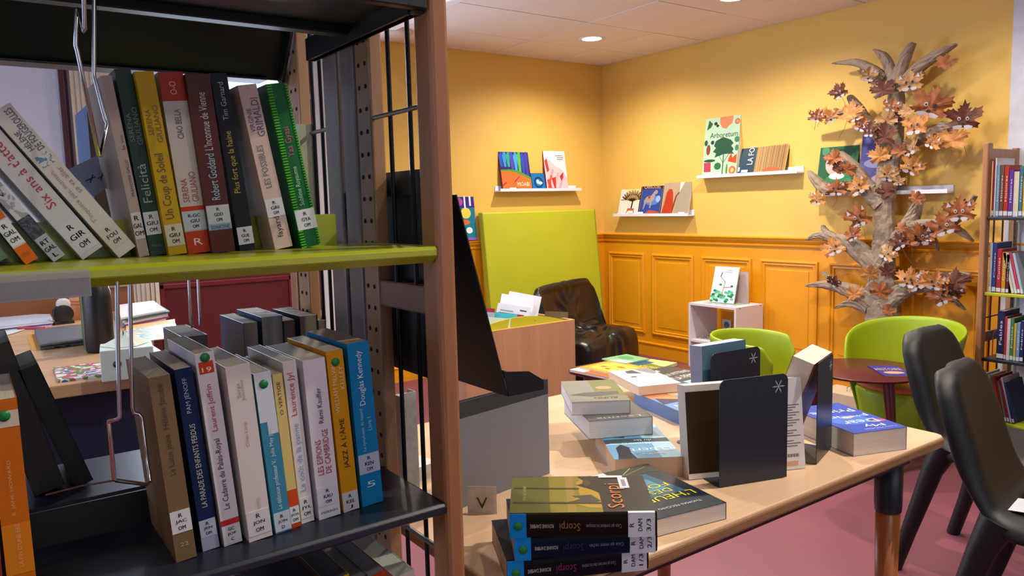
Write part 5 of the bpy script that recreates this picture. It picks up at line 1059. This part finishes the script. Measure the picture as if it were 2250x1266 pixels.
row=[( 'red spined','#8a3038',.008,.27,0),('tall white','#c8c6d2',.006,.285,0),('light blue','#6a94b4',.013,.25,0),('brown and green','#6a4a34',.016,.25,0),('bright red','#a83424',.018,.245,0),('violet with white title','#5e3590',.019,.225,0),('spiral bound cream','#c4baa4',.022,.215,0),('blue and green','#3a6a80',.014,.24,0),('yellow','#c8a030',.012,.22,0)]
y=YA-.034
for nm,c,t_,h_,l_ in row:
    rbook(nm+' children\'s book on the top shelf of the wall bookcase',y,1.1285,t_,h_,.2,c,title='Histoires'); y-=t_+.0025
row=[('narrow pale blue','#9aaabc',.012,.245,0),('tall blue','#34427e',.016,.245,0),('bright red with white title','#a8283a',.020,.215,0),('amber','#c08a1c',.017,.20,0),('dark plum','#5a2038',.012,.19,0)]
y=YA-.036
for nm,c,t_,h_,l_ in row:
    rbook(nm+' children\'s book on the upper lime shelf of the wall bookcase',y,.7555,t_,h_,.17,c,title='Contes'); y-=t_+.003
y-=.012
for nm,c in (('leaning cream','#c6c2ac'),('leaning grey-white','#b8bcc8'),('leaning red','#b84050'),('leaning pale blue','#a0b0c8')):
    rbook(nm+' album on the upper lime shelf of the wall bookcase',y,.7565,.011,.2,.17,c,lean=13); y-=.0135
row=[('thick dark violet annual','#2c2850',.030,.24,0),('red','#a83440',.009,.215,0),('white and pink','#c8b8bc',.014,.205,0),('green spined','#3a7a4c',.013,.21,0),('yellow','#b89c3c',.010,.185,0),('pale blue','#6a8ab8',.014,.19,0),('navy','#26305c',.014,.2,0)]
y=YA-.085
for nm,c,t_,h_,l_ in row:
    rbook(nm+' children\'s book on the lower dark shelf of the wall bookcase',y,.4255,t_,h_,.17,c,title='Fables'); y-=t_+.002
y=YA-.045
for k,(nm,c) in enumerate((('dark green','#2c4a3c'),('pale grey','#a8b0b8'),('black tall','#1c1e2c'),('steel blue','#4a6c98'),('cream','#c4bca8'),('light brown','#8a6a54'),('vermilion','#b8402c'),('brick red','#8a2c28'),('grey-green','#6c7c70'),('crimson','#9c2438'),('pale lilac','#a8a0b8'),('navy','#28345c'))):
    rbook('leaning '+nm+' thin album on the bottom lime shelf of the wall bookcase',y,.1135,.008,.215+.012*math.sin(k*2.1),.19,c,lean=9+k*.4); y-=.0115
# wire bookend beside the violet annual
t=thing('wire_bookend','black and chrome bookend on the lower dark shelf of the wall bookcase','bookend',(-.3,YA-.07,.4255))
obj('plate',MB().add([(-.30,YA-.065,.426),(-.14,YA-.065,.426),(-.14,YA-.067,.53),(-.22,YA-.067,.48)],[(0,1,2,3)]),BLACK,t,world=True,solid=.002)
obj('wire',MB().tube([(-.33,YA-.06,.43),(-.33,YA-.06,.545),(-.33,YA-.075,.565)],.003,8),CHROME,t,world=True)
# ------------------------------------------------------------------ kraft-paper tree with leaf animals
KR=M('#8d7c6b',.8,var=.10,scale=14,bump=.55,bscale=26,name='crumpled_kraft_paper')
tr=thing('cardboard_tree','kraft-paper covered cardboard tree on the right wall with dry leaf animal faces','tree',(-.06,-2.5,0))
TX=-.115
def z7(x,y): return (1750+x/2.042, 80+y/2.042)
rnd=random.Random(3)
def limb(name,path,ws,th=.045,off=0,tip=True):
    P=[PX(*z7(x,y),TX-off) for x,y in path]
    # smooth resample
    def cr(p0,p1,p2,p3,t): return .5*((2*p1)+(p2-p0)*t+(2*p0-5*p1+4*p2-p3)*t*t+(-p0+3*p1-3*p2+p3)*t**3)
    Q=[];Wd=[]; sc=(PX(1951,400,TX)-PX(1950,400,TX)).length/1.0/2.042*.97
    n=len(P)
    for i in range(n-1):
        a=P[max(i-1,0)];b=P[i];c=P[i+1];d=P[min(i+2,n-1)]
        for k in range(5):
            t=k/5; Q.append(cr(a,b,c,d,t)); Wd.append(ws[i]+(ws[i+1]-ws[i])*t)
    Q.append(P[-1]); Wd.append(ws[-1]); m=len(Q); vs=[];fs=[]; NS=8
    for i,(p,w_) in enumerate(zip(Q,Wd)):
        tn=(Q[min(i+1,m-1)]-Q[max(i-1,0)]); tn.x=0; tn.normalize(); nn=V((0,-tn.z,tn.y)); hw=w_*sc/2*(1+rnd.uniform(-.05,.05))
        k2=min(1,.45+w_/60)
        for k in range(NS):
            s=-1+2*k/(NS-1); fr_=th*k2*(1-.35*s*s*s*s)+rnd.uniform(-.0035,.0035)
            vs.append(p+nn*hw*s+V((-fr_,0,0)))
        vs.append(p+nn*hw*1.0+V((0,0,0))); vs.append(p-nn*hw*1.0+V((0,0,0)))
    K=NS+2
    for i in range(m-1):
        a=i*K;b=(i+1)*K
        for k in range(NS-1): fs.append((a+k,a+k+1,b+k+1,b+k))
        fs+= [(a+NS-1,a+NS,b+NS,b+NS-1),(a+NS,a+NS+1,b+NS+1,b+NS),(a+NS+1,a,b,b+NS+1)]
    fs.append([k for k in range(K)]); fs.append([(m-1)*K+k for k in range(K)][::-1])
    mb=MB(); mb.add(vs,fs); mb.sm=[False]*len(fs)
    import bmesh as bm_
    o=obj(name,mb,KR,tr,world=True)
    b=bm_.new(); b.from_mesh(o.data); bm_.ops.recalc_face_normals(b,faces=b.faces); b.to_mesh(o.data); b.free(); return o
limb('trunk',[(400,1320),(392,1240),(388,1150),(392,1060),(398,950),(402,860),(398,760),(412,660),(425,560),(440,470),(450,380),(455,300),(452,220)],[180,150,150,110,100,88,84,95,92,84,72,66,62],.05)
B=lambda *a,**k: limb('branch',*a,**k)
B([(448,235),(430,160),(400,95),(353,60)],[58,46,40,8],.042)
B([(450,230),(475,150),(500,85),(532,30)],[50,50,42,18],.05)
B([(470,225),(540,155),(620,95),(723,36)],[46,46,44,8],.05)
B([(405,190),(350,150),(270,118),(165,122)],[36,38,34,4],.04)
B([(440,500),(345,410),(280,320),(245,270)],[60,52,44,24],.045)
B([(260,330),(170,350),(60,370)],[36,30,14],.04)
B([(450,520),(540,480),(610,435),(670,408),(740,405)],[40,34,46,52,12],.035)
B([(390,760),(340,700),(270,590),(205,520)],[70,74,44,14],.06)
B([(360,690),(260,668),(150,690),(100,650),(62,604)],[50,44,50,44,8],.055)
B([(400,1060),(330,1000),(260,940),(190,905)],[80,88,80,50],.05)
B([(200,930),(150,895),(95,895),(50,913)],[54,50,32,5],.045)
B([(170,910),(140,880),(122,850)],[40,30,14],.045)
B([(420,960),(480,890),(520,830),(545,770),(566,708)],[70,70,64,44,6],.05)
B([(500,860),(580,850),(680,838),(750,790),(808,714)],[60,60,50,40,12],.055)
B([(700,850),(750,880),(797,920)],[30,26,5],.05)
B([(600,880),(625,920),(640,962)],[26,20,6],.04)
B([(400,1200),(310,1170),(220,1130),(130,1112),(48,1118)],[110,90,60,40,8],.05)
B([(230,1140),(170,1095),(122,1056)],[40,30,6],.045)
B([(330,1220),(250,1195),(178,1218)],[60,40,6],.045)
B([(400,1210),(460,1160),(520,1125),(590,1125),(650,1130)],[90,80,66,44,26],.055)
B([(630,1110),(680,1085),(730,1066),(788,1068)],[30,34,26,4],.06)
B([(670,1150),(720,1190),(762,1227)],[24,18,4],.05)
B([(430,1330),(480,1290),(517,1268)],[70,40,8],.045)
# leaves
def leaf_outline():
    half=[(0,1.0),(.08,.80),(.20,.84),(.16,.66),(.30,.62),(.22,.44),(.40,.52),(.46,.66),(.56,.58),(.74,.66),(.72,.50),(.92,.44),(.78,.34),(.84,.22),(.62,.14),(.50,.04),(.62,-.06),(.78,-.12),(.66,-.22),(.64,-.36),(.44,-.30),(.30,-.38),(.16,-.34),(.05,-.30)]
    return half+[(-x,y) for x,y in half[::-1] if x>.001]
LO=leaf_outline()
def vein_mat(a,b2,key):
    m=bpy.data.materials.new('dry_leaf'); m.use_nodes=True; nt=m.node_tree; N=nt.nodes; L=nt.links; bb=N['Principled BSDF']; bb.inputs['Roughness'].default_value=.6
    tc=N.new('ShaderNodeTexCoord'); n=N.new('ShaderNodeTexNoise'); n.inputs['Scale'].default_value=28; n.inputs['Detail'].default_value=6; L.new(tc.outputs['Object'],n.inputs[0])
    cr=N.new('ShaderNodeValToRGB'); cr.color_ramp.elements[0].position=.35; cr.color_ramp.elements[1].position=.65; cr.color_ramp.elements[0].color=lin(b2); cr.color_ramp.elements[1].color=lin(a)
    L.new(n.outputs['Fac'],cr.inputs[0]); L.new(cr.outputs[0],bb.inputs['Base Color'])
    bp=N.new('ShaderNodeBump'); bp.inputs['Strength'].default_value=.5; bp.inputs['Distance'].default_value=.006; L.new(n.outputs['Fac'],bp.inputs['Height']); L.new(bp.outputs[0],bb.inputs['Normal']); return m
LMAT=[vein_mat('#c48440','#9a6030',0),vein_mat('#a05c28','#743a18',1),vein_mat('#6e3420','#42200f',2),vein_mat('#b88c5c','#94683c',3)]
FW_=M('#b4b0b8',.7,name='white_painted_paper'); FD=M('#1c1a22',.6,name='black_felt_pen')
STEM=M('#5c3a1c',.7,name='leaf_stem')
leaf_sc=(PX(1951,400,TX)-PX(1950,400,TX)).length/2.042
def leaf(x,y,r,c,rot=None,faced=None):
    rot=rnd.uniform(-.5,.5) if rot is None else rot
    p=PX(*z7(x,y),TX-.065-rnd.uniform(0,.03)); s=r*leaf_sc*1.22
    tilt=Matrix.Rotation(rnd.uniform(-.35,.35),4,'Z')@Matrix.Rotation(rnd.uniform(-.3,.25),4,'Y')
    base=frame((0,0,0),(0,-1,0),(0,0,1),(-1,0,0))
    T=Matrix.Translation(p-tr.location)@tilt@base@Matrix.Rotation(rot,4,'Z')
    mb=MB(); ph=rnd.uniform(0,6); amp=rnd.uniform(.10,.22)
    def hh(x_,y_): rr=math.hypot(x_,y_); return amp*math.sin(3*math.atan2(y_,x_)+ph)*rr*rr+.10*rr*rr*math.cos(ph)+ .05*math.sin(7*math.atan2(y_,x_)+ph)*rr
    vs=[(0,0,0)]; n=len(LO)
    jit=[(1+rnd.uniform(-.08,.08)) for _ in LO]
    for f in (.5,1.0):
        for (a,b),j in zip(LO,jit): a2,b2=a*f*j,b*f*j; vs.append((a2*s,b2*s,hh(a2,b2)*s))
    fs=[(0,1+i,1+(i+1)%n) for i in range(n)]+[(1+i,1+n+i,1+n+(i+1)%n,1+(i+1)%n) for i in range(n)]
    mb.add(vs,fs); o=obj('leaf',mb,LMAT[c],tr); o.matrix_basis=T
    if rnd.random()<.4:
        L_=rnd.uniform(.7,1.5)*s; obj('stem',MB().tube([(0,-.3*s,0),(.05*s,-.3*s-L_*.5,.02*s),(rnd.uniform(-.3,.3)*s,-.3*s-L_,0)],.0011,5),STEM,o)
    if faced if faced is not None else rnd.random()<.62:
        k=.9*s; e=.004+.05*s; mb=MB()
        def ell(cx,cy,rx,ry,m,dz=0,a0=0): mb.add([((cx+rx*math.cos(q*PI/6)*math.cos(a0)-ry*math.sin(q*PI/6)*math.sin(a0))*k,(cy+rx*math.cos(q*PI/6)*math.sin(a0)+ry*math.sin(q*PI/6)*math.cos(a0))*k,e+dz+abs(cx)*.06*k) for q in range(12)],[list(range(12))],m)
        for sx in (-1,1):
            mb.add([(0,-.22*k,e),(sx*.14*k,-.44*k,e+.01*k),(sx*.42*k,-.42*k,e+.06*k),(sx*.50*k,-.26*k,e+.09*k),(sx*.24*k,-.20*k,e+.03*k)],[(0,1,2,3,4)],FW_)
            ell(sx*.20,.14,.085,.105,FW_ if rnd.random()<.75 else FD,.0012); ell(sx*.20,.13,.045,.055,FD,.0022)
            if rnd.random()<.55: mb.add([(sx*.42*k,.42*k,e),(sx*.60*k,.68*k,e+.05*k),(sx*.70*k,.38*k,e+.05*k)],[(0,1,2)],FW_); 
        ell(0,-.16,.10,.085,FD,.002)
        obj('painted_face',mb,None,o)
    return o
for a in [(195,255,45,2),(325,180,42,3),(390,245,50,2),(510,215,55,3),(660,125,38,1),(90,365,38,1),(155,365,42,0),(235,350,58,0),(290,405,42,1),(425,320,38,1),(495,340,34,3),(600,320,78,1),(410,380,50,3),(330,430,42,2),(395,455,62,2),(535,410,62,0),(750,380,66,2),(610,480,44,0),(700,470,60,0),(375,540,52,0),(465,520,34,1),(510,510,52,3),(515,590,54,0),(410,625,48,3),(170,550,46,1),(182,595,38,2),(225,600,42,1),(180,690,50,1),(95,735,45,0),(280,680,62,0),(405,700,44,2),(535,730,36,1),(285,820,74,1),(255,895,44,1),(170,955,58,0),(735,795,64,1),(665,860,62,1),(555,905,64,1),(465,930,50,2),(405,980,48,3),(165,1105,34,2),(330,1070,44,0),(410,1060,40,2),(260,1160,44,0),(375,1150,48,1),(500,1100,56,0),(540,1110,58,0),(620,1110,50,0),(705,1110,58,2),(655,1175,58,1),(410,1235,32,1),(470,865,30,1),(345,205,26,2),(440,350,30,2),(120,345,30,0),(265,365,36,0),(590,880,34,2),(510,925,36,1),(460,655,26,3),(600,905,30,0),(760,770,36,1),(700,1150,44,2)]:
    leaf(*a)

# loose sheet on the nearer chair seat
p=PZ(2252,1112,.462); t=thing('paper_sheet','white sheet corner lying on the seat of the nearest black chair','paper',(p.x,p.y,.462),.4)
obj('sheet',MB().box(-.05,.05,-.07,.07,0,.0008),M('#dfe2ee',.6,name='white_paper'),t)
# cream plinth on the floor behind the round table
p=PZ(1858,905,0); t=thing('floor_box','small cream floor box behind the round table, left of the lime tub chair','box',(-.28,-2.42,0))
obj('body',MB().box(-.10,.10,-.14,.14,0,.10),M('#c8b49c',.6,name='cream_box'),t,bevel=.003); obj('clip',MB().tube([(-.02,0,.10),(-.02,0,.125),(.02,0,.125),(.02,0,.10)],.003,6),CHROME,t)
